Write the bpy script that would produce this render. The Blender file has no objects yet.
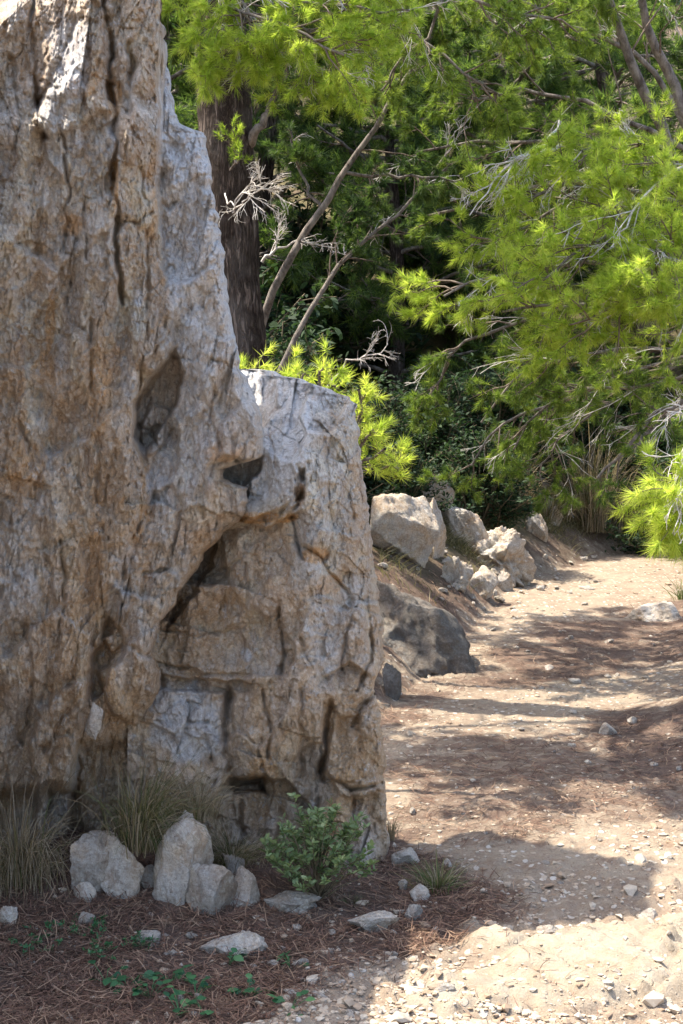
import bpy, math
import numpy as np
from mathutils import Vector
D = bpy.data
sc = bpy.context.scene
COL = sc.collection
R = np.random.RandomState

# ------------------------------------------------------------------ camera
F = 1422.0
CAMZ = 1.6
PITCH = math.atan(82 / F)
cam = D.objects.new('camera', D.cameras.new('camera'))
COL.objects.link(cam)
cam.location = (0, 0, CAMZ)
cam.rotation_euler = (math.pi / 2 - PITCH, 0, 0)
cam.data.sensor_fit = 'VERTICAL'
cam.data.sensor_height = 36
cam.data.lens = 36 * F / 1024
cam.data.clip_start = 0.05
cam.data.clip_end = 2000
sc.camera = cam
cp, sp_ = math.cos(PITCH), math.sin(PITCH)


def ray(px, py):
    a = (np.asarray(px, float) - 341.5) / F
    b = (512 - np.asarray(py, float)) / F
    a, b = np.broadcast_arrays(a, b)
    return np.stack([a, cp + b * sp_, -sp_ + b * cp], -1)


def at(px, py, Y):
    d = ray(px, py)
    t = np.asarray(Y, float) / d[..., 1]
    return d * t[..., None] + np.array([0, 0, CAMZ])


# ------------------------------------------------------------------ noise
def _h(ix, iy, iz, s):
    n = (ix * 374761393 + iy * 668265263 + iz * 2147483647 + s * 974634777) & 0xFFFFFFFF
    n = ((n ^ (n >> 13)) * 1274126177) & 0xFFFFFFFF
    n = ((n ^ (n >> 16)) * 2246822519) & 0xFFFFFFFF
    return ((n ^ (n >> 15)) & 0xFFFFFF) / 16777215.0


def vn(p, s=0):
    f = np.floor(p)
    i = f.astype(np.int64)
    t = p - f
    t = t * t * t * (t * (t * 6 - 15) + 10)
    r = 0
    for dx in (0, 1):
        wx = t[..., 0] if dx else 1 - t[..., 0]
        for dy in (0, 1):
            wy = t[..., 1] if dy else 1 - t[..., 1]
            for dz in (0, 1):
                wz = t[..., 2] if dz else 1 - t[..., 2]
                r = r + wx * wy * wz * _h(i[..., 0] + dx, i[..., 1] + dy, i[..., 2] + dz, s)
    return r * 2 - 1


def fbm(p, o=4, s=0, g=0.5, ridge=False):
    r, a, tot = 0, 1.0, 0.0
    for k in range(o):
        v = vn(p * (2.03 ** k) + 13.7 * k, s + k * 7)
        if ridge:
            v = 1 - 2 * np.abs(v)
        r = r + a * v
        tot += a
        a *= g
    return r / tot


def worley2(x, y, s=0, z=None):
    """2-D cells: F1, F2, three random numbers of the nearest cell and the offset from its centre."""
    ix, iy = np.floor(x).astype(np.int64), np.floor(y).astype(np.int64)
    f1 = np.full(x.shape, 9.0)
    f2 = np.full(x.shape, 9.0)
    r = [np.zeros(x.shape) for _ in range(5)]
    for dx in (-1, 0, 1):
        for dy in (-1, 0, 1):
            cx, cy = ix + dx, iy + dy
            ox = cx + 0.1 + 0.8 * _h(cx, cy, cx * 0, s)
            oy = cy + 0.1 + 0.8 * _h(cx, cy, cx * 0 + 1, s)
            dd = np.hypot(x - ox, y - oy)
            m = dd < f1
            f2 = np.where(m, f1, np.minimum(f2, dd))
            f1 = np.where(m, dd, f1)
            vals = [_h(cx, cy, cx * 0 + k, s) for k in (2, 3, 4)] + [x - ox, y - oy]
            for k in range(5):
                r[k] = np.where(m, vals[k], r[k])
    return f1, f2, r


def sstep(a, b, x):
    t = np.clip((x - a) / (b - a), 0, 1)
    return t * t * (3 - 2 * t)


def poly_sd(x, y, P):
    """signed distance to a polygon, negative inside"""
    P = np.asarray(P, float)
    d = np.full(np.shape(x), 1e9)
    ins = np.zeros(np.shape(x), bool)
    for (x0, y0), (x1, y1) in zip(P, np.roll(P, -1, 0)):
        ex, ey = x1 - x0, y1 - y0
        t = np.clip(((x - x0) * ex + (y - y0) * ey) / (ex * ex + ey * ey + 1e-12), 0, 1)
        d = np.minimum(d, np.hypot(x - x0 - t * ex, y - y0 - t * ey))
        c = (y0 > y) != (y1 > y)
        with np.errstate(all='ignore'):
            c &= x < ex * (y - y0) / (ey + (ey == 0) * 1e-12) + x0
        ins ^= c
    return np.where(ins, -d, d)


def line_d(x, y, P):
    d = np.full(np.shape(x), 1e9)
    for (x0, y0), (x1, y1) in zip(P[:-1], P[1:]):
        ex, ey = x1 - x0, y1 - y0
        t = np.clip(((x - x0) * ex + (y - y0) * ey) / (ex * ex + ey * ey + 1e-12), 0, 1)
        d = np.minimum(d, np.hypot(x - x0 - t * ex, y - y0 - t * ey))
    return d


# ------------------------------------------------------------------ mesh helpers
def mesh_np(name, V, Fs, mats=(), smooth=False, attrs=None):
    """Fs: list of (faces array n x k, material index)"""
    me = D.meshes.new(name)
    V = np.ascontiguousarray(V, np.float32)
    me.vertices.add(len(V))
    me.vertices.foreach_set('co', V.ravel())
    loops = np.concatenate([f.ravel() for f, _ in Fs]).astype(np.int32)
    cnt = np.concatenate([np.full(len(f), f.shape[1]) for f, _ in Fs])
    mi = np.concatenate([np.full(len(f), m) for f, m in Fs]).astype(np.int32)
    st = np.concatenate([[0], np.cumsum(cnt)[:-1]]).astype(np.int32)
    me.loops.add(len(loops))
    me.loops.foreach_set('vertex_index', loops)
    me.polygons.add(len(cnt))
    me.polygons.foreach_set('loop_start', st)
    me.polygons.foreach_set('material_index', mi)
    me.polygons.foreach_set('use_smooth', np.full(len(cnt), smooth))
    for m in mats:
        me.materials.append(m)
    for k, v in (attrs or {}).items():
        a = me.attributes.new(k, 'FLOAT', 'POINT')
        a.data.foreach_set('value', np.ascontiguousarray(v, np.float32))
    me.update(calc_edges=True)
    return me


def link(name, me, parent=None, loc=(0, 0, 0), rot=(0, 0, 0), scale=(1, 1, 1)):
    o = D.objects.new(name, me)
    COL.objects.link(o)
    o.location, o.rotation_euler, o.scale = loc, rot, scale
    if parent:
        o.parent = parent
    return o


def tag(o, label=None, cat=None, group=None, kind=None):
    for k, v in (('label', label), ('category', cat), ('group', group), ('kind', kind)):
        if v:
            o[k] = v
    return o


def copy_thing(o, loc, rotz=0, s=1.0):
    c = o.copy()
    COL.objects.link(c)
    c.location = loc
    c.rotation_euler = (0, 0, rotz)
    c.scale = (s, s, s)
    for ch in o.children:
        d = ch.copy()
        COL.objects.link(d)
        d.parent = c
    return c


# ------------------------------------------------------------------ materials
class NT:
    def __init__(s, name):
        s.m = D.materials.new(name)
        s.m.use_nodes = True
        s.t = s.m.node_tree
        s.t.nodes.clear()
        s.out = s.n('ShaderNodeOutputMaterial')

    def n(s, t, **k):
        x = s.t.nodes.new(t)
        for a, b in k.items():
            setattr(x, a, b)
        return x

    def l(s, a, b):
        s.t.links.new(a, b)

    def put(s, sock, v):
        if hasattr(v, 'is_linked'):
            s.l(v, sock)
        else:
            sock.default_value = v

    def coord(s, scale=(1, 1, 1), which='Object', rot=(0, 0, 0)):
        c = s.n('ShaderNodeTexCoord')
        m = s.n('ShaderNodeMapping')
        s.l(c.outputs[which], m.inputs[0])
        m.inputs['Scale'].default_value = scale
        m.inputs['Rotation'].default_value = rot
        return m.outputs[0]

    def noise(s, v, scale, det=6, rough=0.6, dist=0.0):
        x = s.n('ShaderNodeTexNoise')
        s.l(v, x.inputs['Vector'])
        x.inputs['Scale'].default_value = scale
        x.inputs['Detail'].default_value = det
        x.inputs['Roughness'].default_value = rough
        x.inputs['Distortion'].default_value = dist
        return x.outputs[0]

    def vor(s, v, scale, feat='F1', out=0):
        x = s.n('ShaderNodeTexVoronoi', feature=feat)
        s.l(v, x.inputs['Vector'])
        x.inputs['Scale'].default_value = scale
        return x.outputs[out]

    def ramp(s, v, a, b, lo=0.0, hi=1.0):
        x = s.n('ShaderNodeMapRange')
        x.clamp = True
        s.put(x.inputs[0], v)
        for i, q in zip((1, 2, 3, 4), (a, b, lo, hi)):
            x.inputs[i].default_value = q
        return x.outputs[0]

    def mix(s, f, a, b, mode='MIX'):
        x = s.n('ShaderNodeMix', data_type='RGBA', blend_type=mode)
        s.put(x.inputs[0], f)
        for i, q in ((6, a), (7, b)):
            if isinstance(q, tuple) and len(q) == 3:
                q = q + (1,)
            s.put(x.inputs[i], q)
        return x.outputs[2]

    def math(s, op, a, b=0.0):
        x = s.n('ShaderNodeMath', operation=op)
        s.put(x.inputs[0], a)
        s.put(x.inputs[1], b)
        return x.outputs[0]

    def attr(s, name):
        x = s.n('ShaderNodeAttribute')
        x.attribute_name = name
        return x.outputs['Fac']

    def bump(s, h, strength, dist, normal=None):
        x = s.n('ShaderNodeBump')
        s.l(h, x.inputs['Height'])
        x.inputs['Strength'].default_value = strength
        x.inputs['Distance'].default_value = dist
        if normal is not None:
            s.l(normal, x.inputs['Normal'])
        return x.outputs[0]

    def bsdf(s, col, rough=0.85, normal=None, spec=0.3):
        x = s.n('ShaderNodeBsdfPrincipled')
        s.put(x.inputs['Base Color'], col if not (isinstance(col, tuple) and len(col) == 3) else col + (1,))
        s.put(x.inputs['Roughness'], rough)
        x.inputs['Specular IOR Level'].default_value = spec
        if normal is not None:
            s.l(normal, x.inputs['Normal'])
        s.l(x.outputs[0], s.out.inputs[0])
        return x.outputs[0]


def rock_material(name, vert=True, gain=1.0, attrs=True, dark=0.0):
    """weathered limestone: cool grey, mauve-brown and ochre streaks, pale patches, fine cracks"""
    t = NT(name)
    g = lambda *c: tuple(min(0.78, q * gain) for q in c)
    sv = (1.0, 1.0, 0.30) if vert else (1, 1, 1)
    c = t.coord(sv)
    c1 = t.coord((1, 1, 1))
    n1 = t.noise(c, 3.1, 8, 0.62, 0.35)
    n2 = t.noise(c, 8.0, 8, 0.68, 0.6)
    n3 = t.noise(c1, 30.0, 6, 0.7, 0.2)
    n4 = t.noise(t.coord(sv, rot=(0.3, 0.9, 0.2)), 4.4, 7, 0.65, 0.8)
    col = t.mix(t.ramp(n1, 0.44, 0.55), g(0.43, 0.395, 0.35), g(0.37, 0.285, 0.205))
    col = t.mix(t.ramp(n2, 0.50, 0.62, 0, 0.8), col, g(0.55, 0.47, 0.36))
    och = t.ramp(n4, 0.56, 0.70, 0, 0.55)
    if attrs:
        och = t.math('MAXIMUM', och, t.math('MULTIPLY', t.attr('ochre'), t.ramp(n2, 0.30, 0.52, 0.25, 1)))
    col = t.mix(och, col, g(0.48, 0.27, 0.10))
    if attrs:
        pal = t.math('MULTIPLY', t.attr('pale'), t.ramp(n2, 0.26, 0.44, 0.6, 1))
        pcol = t.mix(t.ramp(n3, 0.35, 0.65), g(0.49, 0.495, 0.50), g(0.66, 0.655, 0.635))
        pcol = t.mix(t.ramp(n1, 0.52, 0.62, 0, 0.5), pcol, g(0.50, 0.40, 0.29))
        col = t.mix(pal, col, pcol)
    # lichen-white specks and dark pits
    col = t.mix(t.ramp(t.noise(c1, 16, 6, 0.75, 0.4), 0.57, 0.66, 0, 0.7), col, g(0.70, 0.65, 0.56))
    col = t.mix(t.ramp(t.noise(c1, 42, 4, 0.8), 0.32, 0.42, 0.65, 0), col, g(0.13, 0.095, 0.07))
    col = t.mix(t.ramp(n3, 0.3, 0.7, 0.0, 0.28), col, g(0.16, 0.14, 0.12))
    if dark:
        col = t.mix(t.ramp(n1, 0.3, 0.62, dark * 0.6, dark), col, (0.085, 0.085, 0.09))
    strk = t.noise(t.coord((1, 1, 0.11) if vert else (1, 1, 0.5)), 17, 7, 0.7, 0.5)
    col = t.mix(t.ramp(strk, 0.36, 0.47, 0.5, 0), col, g(0.21, 0.14, 0.095))
    col = t.mix(t.ramp(strk, 0.55, 0.66, 0, 0.45), col, g(0.45, 0.385, 0.31))
    fine = t.noise(c1, 75, 5, 0.85, 0.3)
    col = t.mix(t.ramp(fine, 0.40, 0.52, 0.38, 0), col, g(0.14, 0.105, 0.08))
    col = t.mix(t.ramp(fine, 0.54, 0.66, 0, 0.45), col, g(0.58, 0.54, 0.48))
    # fine cracks
    wc = t.n('ShaderNodeVectorMath', operation='ADD')
    nn = t.n('ShaderNodeTexNoise')
    t.l(c1, nn.inputs['Vector'])
    nn.inputs['Scale'].default_value = 5
    nn.inputs['Detail'].default_value = 5
    sc_ = t.n('ShaderNodeVectorMath', operation='SCALE')
    t.l(nn.outputs['Color'], sc_.inputs[0])
    sc_.inputs['Scale'].default_value = 0.07
    t.l(sc_.outputs[0], wc.inputs[0])
    t.l(t.coord((1, 1, 0.45) if vert else (1, 1, 1)), wc.inputs[1])
    e = t.vor(wc.outputs[0], 5.5, 'DISTANCE_TO_EDGE')
    crack = t.math('MULTIPLY', t.ramp(e, 0.0, 0.016, 1, 0), t.ramp(n4, 0.50, 0.58))
    col = t.mix(t.math('MULTIPLY', crack, 0.0), col, g(0.10, 0.075, 0.055))
    h = t.math('ADD', t.math('MULTIPLY', t.noise(c, 24, 9, 0.72, 0.5), 0.7),
               t.math('MULTIPLY', t.noise(c1, 90, 6, 0.7), 0.35))
    nrm = t.bump(h, 1.0, 0.034)
    t.bsdf(col, 0.85, nrm, 0.25)
    return t.m


def simple_mat(name, ca, cb, scale=20, rough=0.85, bump=0.0, aniso=(1, 1, 1)):
    t = NT(name)
    n = t.noise(t.coord(aniso), scale, 6, 0.7, 0.3)
    col = t.mix(t.ramp(n, 0.36, 0.64), ca, cb)
    nr = t.bump(n, 0.9, bump) if bump else None
    t.bsdf(col, rough, nr)
    return t.m


def leaf_mat(name, cols, transl=0.45, rough=0.45, tr_gain=1.3):
    """leaf or needle: colour chosen by the 'tint' attribute, light passes through"""
    t = NT(name)
    tint = t.attr('tint')
    rp = t.n('ShaderNodeValToRGB')
    t.l(tint, rp.inputs[0])
    el = rp.color_ramp.elements
    while len(el) < len(cols):
        el.new(0.5)
    for i, c in enumerate(cols):
        el[i].position = i / (len(cols) - 1)
        el[i].color = c + (1,)
    b = t.bsdf(rp.outputs[0], rough, None, 0.35)
    tr = t.n('ShaderNodeBsdfTranslucent')
    tc = t.mix(1.0, rp.outputs[0], (1.0 * tr_gain, 1.05 * tr_gain, 0.7 * tr_gain), 'MULTIPLY')
    t.l(tc, tr.inputs[0])
    mx = t.n('ShaderNodeMixShader')
    mx.inputs[0].default_value = transl
    t.l(b, mx.inputs[1])
    t.l(tr.outputs[0], mx.inputs[2])
    t.l(mx.outputs[0], t.out.inputs[0])
    return t.m


# ------------------------------------------------------------------ light
SUN_EL, SUN_BACK = math.radians(63), math.radians(15)
SDIR = np.array([-math.cos(SUN_EL) * math.cos(SUN_BACK), math.cos(SUN_EL) * math.sin(SUN_BACK), math.sin(SUN_EL)])
w = D.worlds.new('World')
sc.world = w
w.use_nodes = True
wt = w.node_tree
bg = wt.nodes['Background']
sky = wt.nodes.new('ShaderNodeTexSky')
sky.sky_type = 'NISHITA'
sky.sun_disc = False
sky.sun_elevation = SUN_EL
sky.sun_rotation = math.atan2(SDIR[0], SDIR[1])
sky.air_density = 1.0
sky.dust_density = 3.0
sky.ozone_density = 0.6
wt.links.new(sky.outputs[0], bg.inputs[0])
bg.inputs[1].default_value = 0.15
sl = D.lights.new('sun', 'SUN')
sl.energy = 3.4
sl.angle = math.radians(0.53)
sl.color = (1, 0.92, 0.78)
so = D.objects.new('sun', sl)
COL.objects.link(so)
so.rotation_euler = Vector(tuple(SDIR)).to_track_quat('Z', 'Y').to_euler()
so.location = tuple(SDIR * 30)
sc.view_settings.view_transform = 'Standard'
sc.view_settings.look = 'None'
sc.view_settings.gamma = 1
sc.view_settings.exposure = 1.72
sc.cycles.use_denoising = True
sc.cycles.max_bounces = 7
sc.cycles.transparent_max_bounces = 8
sc.cycles.sample_clamp_indirect = 6
sc.render.film_transparent = False

# ------------------------------------------------------------------ ground
def gp(px, py):
    d = ray(px, py)
    t = -CAMZ / d[..., 2]
    return (d * t[..., None])[..., :2]


def gpoly(P):
    return [tuple(gp(a, b)) for a, b in P]


OUTCROP = [gpoly([(470, 925), (545, 948), (700, 915), (830, 912), (860, 990), (600, 1012), (500, 985)]),
           gpoly([(395, 975), (520, 970), (560, 1010), (440, 1020)])]
LITTER1 = gpoly([(-900, 1300), (-700, 800), (0, 800), (380, 810), (402, 845), (470, 872), (545, 915), (440, 943), (370, 965), (300, 990), (240, 1030), (120, 1080), (-40, 1200)])
LITTER2 = gpoly([(590, 790), (560, 745), (600, 715), (800, 690), (1100, 760), (900, 805)])
SHADE_BAND = gpoly([(380, 770), (480, 735), (600, 730), (760, 730), (760, 822), (600, 830), (430, 838), (385, 830)])  # shade band across the trail, painted with the litter colour
LITTER_SHADE = gpoly([(340, 735), (400, 700), (470, 672), (560, 640), (720, 612), (1000, 620), (1000, 665), (640, 676), (470, 700), (400, 725)])  # needle litter strip, darkened further to paint the far shade band


def xe(y):
    return np.interp(y, [3, 5, 8, 12.5, 14.3, 17, 20], [-0.3, -0.15, 0.25, 1.5, 2.5, 4.4, 8])


def gz(x, y, fine=True):
    x = np.asarray(x, float)
    y = np.asarray(y, float)
    x, y = np.broadcast_arrays(x, y)
    z = 0.3 * sstep(7.5, 15, y)
    d = xe(y) - x
    amp = sstep(5.4, 9.0, y)
    dl = np.clip(d, 0, None)
    z = z + amp * (0.50 * (1 - np.exp(-dl / 0.8)) + 0.20 * np.minimum(dl, 12))
    xr = np.interp(y, [3, 6, 8, 12, 15, 18], [1.9, 1.45, 1.6, 2.9, 5.0, 9])
    dr = np.clip(x - xr, 0, None)
    z = z + 0.12 * (1 - np.exp(-dr / 0.9)) + 0.08 * np.minimum(dr, 12)
    # hillside behind
    yb = np.clip(y - 16.0 - 0.0 * x, 0, None)
    z = z + 0.42 * np.minimum(yb, 45) * sstep(0, 3, yb)
    # litter mound at the rock foot
    z = z + 0.10 * np.exp(-((y - 5.0) / 0.5) ** 2) * sstep(0.35, -0.6, x) * (1 - amp)
    m0 = np.stack([x, y, 0 * x], -1)
    z = z + 0.035 * fbm(m0 * 0.9, 3, 5)
    if fine:
        for P, hh in zip(OUTCROP, (0.055, 0.03)):
            sd = poly_sd(x, y, P) + 0.10 * fbm(m0 * 5, 3, 21)
            m = sstep(0.07, -0.09, sd)
            f1, f2, r = worley2(x * 2.5 + 0.5 * vn(m0 * 4, 3), y * 3.8 + 0.5 * vn(m0 * 4, 4), 9)
            lump = 0.55 + 0.45 * r[0] - 0.55 * f1 ** 2 + 0.5 * sstep(0, 0.25, f2 - f1)
            z = z + hh * 0.8 * m * lump
        z = z + 0.010 * sstep(0.1, 0.6, fbm(m0 * np.array([7, 12, 1]), 4, 35, 0.6)) + 0.009 * fbm(m0 * 6, 4, 31, 0.6) + 0.004 * fbm(m0 * 26, 3, 41, 0.6)
        # embedded cobbles
        st = stony(x, y, m0)
        for k, (s_, a_) in enumerate(((11, 0.018), (26, 0.010))):
            f1, f2, r = worley2(x * s_, y * s_ * 1.15, 60 + k)
            z = z + a_ * st * np.clip(0.5 - f1, 0, 0.28) / 0.28 * (r[0] > 0.45) * (0.5 + r[1] * 0.6)
    return z


def masks(x, y):
    m0 = np.stack([x, y, 0 * x], -1)
    wv = 0.16 * fbm(m0 * 2.6, 4, 71, 0.6)
    l1 = sstep(0.09, -0.09, poly_sd(x, y, LITTER1) + wv * 0.9)
    l2 = sstep(0.2, -0.25, poly_sd(x, y, LITTER2) + wv * 2.0) * 0.85
    l3 = sstep(0.25, -0.25, poly_sd(x, y, LITTER_SHADE) + wv * 2.6) * 0.8
    d = xe(y) - x
    bank = sstep(-0.25, 0.35, d + wv * 2.5) * sstep(5.6, 6.8, y) * (1.0 - 0.25 * sstep(11, 14, y))
    shade4 = sstep(0.2, -0.25, poly_sd(x, y, SHADE_BAND) + wv * 2.5) * 0.62
    l3 = np.maximum(l3, shade4)
    rb = 0.7 * sstep(-0.2, 0.5, x - np.interp(y, [3, 6, 8, 12, 15, 18], [2.3, 1.9, 1.9, 3.1, 5.2, 9]) + wv * 2)
    far = sstep(15.0, 17.0, y + wv * 3) * 0.9
    lit = np.clip(np.maximum.reduce([l1, l2, l3, bank, rb * 0.9, far]), 0, 1)  # real litter cover plus the two painted shade bands on the trail
    oc = np.maximum(*[sstep(0.06, -0.08, poly_sd(x, y, P) + 0.10 * fbm(m0 * 5, 3, 21)) for P in OUTCROP])
    grass = sstep(0.1, 0.7, d + wv * 2) * sstep(10.2, 12, y + wv * 2) * 0.9
    return lit, oc, grass


def stony(x, y, m0):
    near = sstep(7.0, 4.6, y)
    lit1 = sstep(0.05, -0.15, poly_sd(x, y, LITTER1))
    edge = 0.5 * np.exp(-((xe(y) - x + 0.1) / 0.5) ** 2) * sstep(7.5, 9.5, y) * sstep(13, 10, y)
    return np.clip((near * (1 - 0.75 * lit1) + 0.25 + edge * 1.2) * sstep(-0.5, 0.15, fbm(m0 * 1.7, 3, 81)), 0, 1)


def spaced(a, b, st, lo, hi):
    c = list(np.arange(a, b + 1e-6, st))
    s = st
    while c[-1] < hi:
        s *= 1.18
        c.append(c[-1] + s)
    s = st
    while c[0] > lo:
        s *= 1.18
        c.insert(0, c[0] - s)
    return np.array(c)


xs = spaced(-1.3, 2.1, 0.0115, -300, 300)
ys = spaced(3.4, 7.0, 0.0115, -200, 6.9)
ys = np.concatenate([ys[ys < 7.0], np.arange(7.0, 10, 0.022), np.arange(10, 18, 0.05)])
ys = np.concatenate([ys, spaced(18, 18.2, 0.2, 17.9, 400)[2:]])
ys = np.unique(ys)
X, Y = np.meshgrid(xs, ys)
Z = gz(X, Y)
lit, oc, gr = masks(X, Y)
nx, ny = len(xs), len(ys)
idx = np.arange(nx * ny).reshape(ny, nx)
Fq = np.stack([idx[:-1, :-1], idx[:-1, 1:], idx[1:, 1:], idx[1:, :-1]], -1).reshape(-1, 4)
t = NT('trail_earth')
c = t.coord()
A, B_, C_ = t.attr('litter'), t.attr('outcrop'), t.attr('grassy')  # the litter attribute also carries the trail's painted shade
na, nb, nc = t.noise(c, 1.7, 6, 0.6, 0.4), t.noise(c, 9, 8, 0.7, 0.3), t.noise(c, 60, 6, 0.75)
base = t.mix(t.ramp(na, 0.35, 0.65), (0.27, 0.215, 0.16), (0.34, 0.285, 0.215))
base = t.mix(t.ramp(nb, 0.42, 0.66, 0, 0.75), base, (0.21, 0.14, 0.10))
base = t.mix(t.ramp(nc, 0.52, 0.7, 0, 0.6), base, (0.45, 0.385, 0.31))
base = t.mix(t.ramp(t.noise(c, 130, 3, 0.7), 0.36, 0.44, 0.6, 0), base, (0.16, 0.11, 0.08))
# angular chips of pale stone set in the soil
vc = t.n('ShaderNodeTexVoronoi')
t.l(c, vc.inputs['Vector'])
vc.inputs['Scale'].default_value = 26
sep = t.n('ShaderNodeSeparateColor')
t.l(vc.outputs['Color'], sep.inputs[0])
chip = t.math('MULTIPLY', t.ramp(vc.outputs['Distance'], 0.30, 0.36, 1, 0), t.ramp(sep.outputs[0], 0.60, 0.62))
base = t.mix(t.math('MULTIPLY', chip, 0.8), base, t.mix(sep.outputs[1], (0.46, 0.36, 0.26), (0.62, 0.59, 0.54)))
ln = t.noise(t.coord((1, 1, 1)), 110, 5, 0.8, 1.5)
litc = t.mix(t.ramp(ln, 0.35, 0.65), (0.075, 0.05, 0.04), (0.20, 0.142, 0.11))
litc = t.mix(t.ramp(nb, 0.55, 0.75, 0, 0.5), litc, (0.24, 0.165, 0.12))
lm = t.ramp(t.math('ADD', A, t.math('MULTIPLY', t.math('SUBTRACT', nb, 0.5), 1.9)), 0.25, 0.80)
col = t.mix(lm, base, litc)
gc = t.mix(t.ramp(nb, 0.4, 0.6), (0.17, 0.145, 0.07), (0.10, 0.105, 0.045))
col = t.mix(t.math('MULTIPLY', C_, t.ramp(na, 0.4, 0.55, 0.2, 0.8)), col, gc)
ocol = t.mix(t.ramp(nb, 0.35, 0.65), (0.39, 0.335, 0.265), (0.31, 0.245, 0.17))
ocol = t.mix(t.ramp(nc, 0.45, 0.7, 0, 0.4), ocol, (0.44, 0.40, 0.33))
ocol = t.mix(t.ramp(t.noise(c, 22, 5, 0.8), 0.30, 0.42, 0.6, 0), ocol, (0.25, 0.16, 0.10))
col = t.mix(B_, col, ocol)
h = t.math('ADD', t.math('MULTIPLY', nc, 0.5), t.math('MULTIPLY', t.noise(c, 28, 8, 0.75), 0.8))
h = t.math('ADD', h, t.math('MULTIPLY', chip, 0.35))
nr = t.bump(h, 0.8, 0.02)
t.bsdf(col, 0.95, nr, 0.1)
GROUND_M = t.m
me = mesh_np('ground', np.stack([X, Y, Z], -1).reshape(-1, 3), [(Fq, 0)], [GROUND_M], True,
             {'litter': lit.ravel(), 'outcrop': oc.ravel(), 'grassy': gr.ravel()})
tag(link('ground', me), kind='structure')


def hit(px, py, y0=3.2, y1=40):
    """where the ray of a picture point meets the ground"""
    d = ray(px, py)
    Ys = np.linspace(y0, y1, 3000)
    P = d[None, :] * (Ys / d[1])[:, None] + np.array([0, 0, CAMZ])
    g = gz(P[:, 0], P[:, 1], False)
    k = np.argmax(P[:, 2] < g)
    return P[k].copy()
# ------------------------------------------------------------------ the big rocks
ROCK_M = rock_material('limestone_wall', gain=1.48)


def facets(px, py, seeds, warp=14, soft=5, s=0, ay=0.75):
    """depth from hand-placed tilted planes: nearest plane wins, with warped, slightly softened borders"""
    p = np.stack([px / 38.0, py / 38.0, 0 * px], -1)
    wx = px + warp * fbm(p, 4, 100 + s, 0.55)
    wy = py + warp * fbm(p, 4, 200 + s, 0.55)
    num = den = 0
    dmin = np.full(px.shape, 1e9)
    ds = []
    for q in seeds:
        dd = np.hypot(wx - q[0], (wy - q[1]) * ay) - (q[5] if len(q) > 5 else 0)
        ds.append(dd)
        dmin = np.minimum(dmin, dd)
    for q, dd in zip(seeds, ds):
        w_ = np.exp(-(dd - dmin) / soft)
        num = num + w_ * (q[2] + q[3] * (px - q[0]) / 100 + q[4] * (py - q[1]) / 100)
        den = den + w_
    return num / den


def chip(px, py, cw, ch, amp, s, tilt=1.0, warp=0.35):
    """small randomly tilted facets of cw x ch picture points at 5 m"""
    p = np.stack([px / cw * 0.8, py / ch * 0.8, 0 * px], -1)
    x = px / cw + warp * fbm(p, 3, s + 300)
    y = py / ch + warp * fbm(p, 3, s + 400)
    f1, f2, r = worley2(x, y, s)
    v = (r[0] - 0.5) + tilt * ((r[1] - 0.5) * 2 * r[3] + (r[2] - 0.5) * 2 * r[4])
    mk = sstep(-0.1, 0.35, fbm(np.stack([px / cw * 0.4, py / ch * 0.4, 0 * px + 5], -1), 2, s + 500))
    crk = np.exp(-((f2 - f1) / 0.035) ** 2) * mk
    return amp * (v + 0.0 * crk), f2 - f1


def broken(px, py, cw, ch, amp, s, mode, tilt=1.0, warp=0.12, rot=0.0):
    """envelope of randomly tilted planes: flat broken faces that meet in crisp straight edges"""
    p = np.stack([px / cw * 1.3, py / ch * 1.3, 0 * px], -1)
    ca, sa = math.cos(rot), math.sin(rot)
    x0, y0 = (px * ca + py * sa) / cw, (py * ca - px * sa) / ch
    x = x0 + warp * fbm(p, 3, s + 300)
    y = y0 + warp * fbm(p, 3, s + 400)
    ix, iy = np.floor(x).astype(np.int64), np.floor(y).astype(np.int64)
    best = np.full(px.shape, 9.0)
    for dx in (-1, 0, 1):
        for dy in (-1, 0, 1):
            cx, cy = ix + dx, iy + dy
            h = [_h(cx, cy, cx * 0 + k, s) for k in range(5)]
            ox, oy = x - (cx + h[0]), y - (cy + h[1])
            v = (h[2] - 0.5) * 0.8 + tilt * ((h[3] - 0.5) * 2 * ox + (h[4] - 0.5) * 2 * oy) + 0.55 * (ox * ox + oy * oy)
            best = np.minimum(best, v)
    return amp * (best if mode > 0 else -best)


def pit(px, py, poly, dep, soft=3.0, s=0):
    p = np.stack([px / 9.0, py / 9.0, 0 * px], -1)
    return dep * sstep(soft, -soft, poly_sd(px + 3 * fbm(p, 3, 810 + s), py + 3 * fbm(p, 3, 820 + s), poly))


def ledges(px, py, sx, sy, k, amp, s, slant=0.25):
    """irregular broken steps: a smooth field cut into terraces"""
    p = np.stack([(px + slant * py) / sx, (py - slant * px * 0.5) / sy, 0 * px], -1)
    n = fbm(p, 5, 700 + s, 0.52) * k
    f = np.floor(n)
    return amp * (f + sstep(0.80, 1.0, n - f)) / k


def grooves(px, py, G, jitter=5):
    p = np.stack([px / 16.0, py / 16.0, 0 * px], -1)
    wx = px + jitter * fbm(p, 3, 511)
    wy = py + jitter * fbm(p, 3, 521)
    d = 0
    for pts, wd, dep in G:
        q = line_d(wx, wy, pts)
        d = d + dep * (0.4 * np.exp(-(q / wd) ** 2) + 0.9 * np.exp(-(q / (0.45 * wd + 0.5)) ** 2)) * (0.65 + 0.5 * fbm(p * 0.5, 2, 531))
    return d


def blobs(px, py, Bs):
    d = 0
    for bx, by, rx, ry, a in Bs:
        q = ((px - bx) / rx) ** 2 + ((py - by) / ry) ** 2
        d = d + a * np.exp(-q * q * 0.8)
    return d


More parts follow.
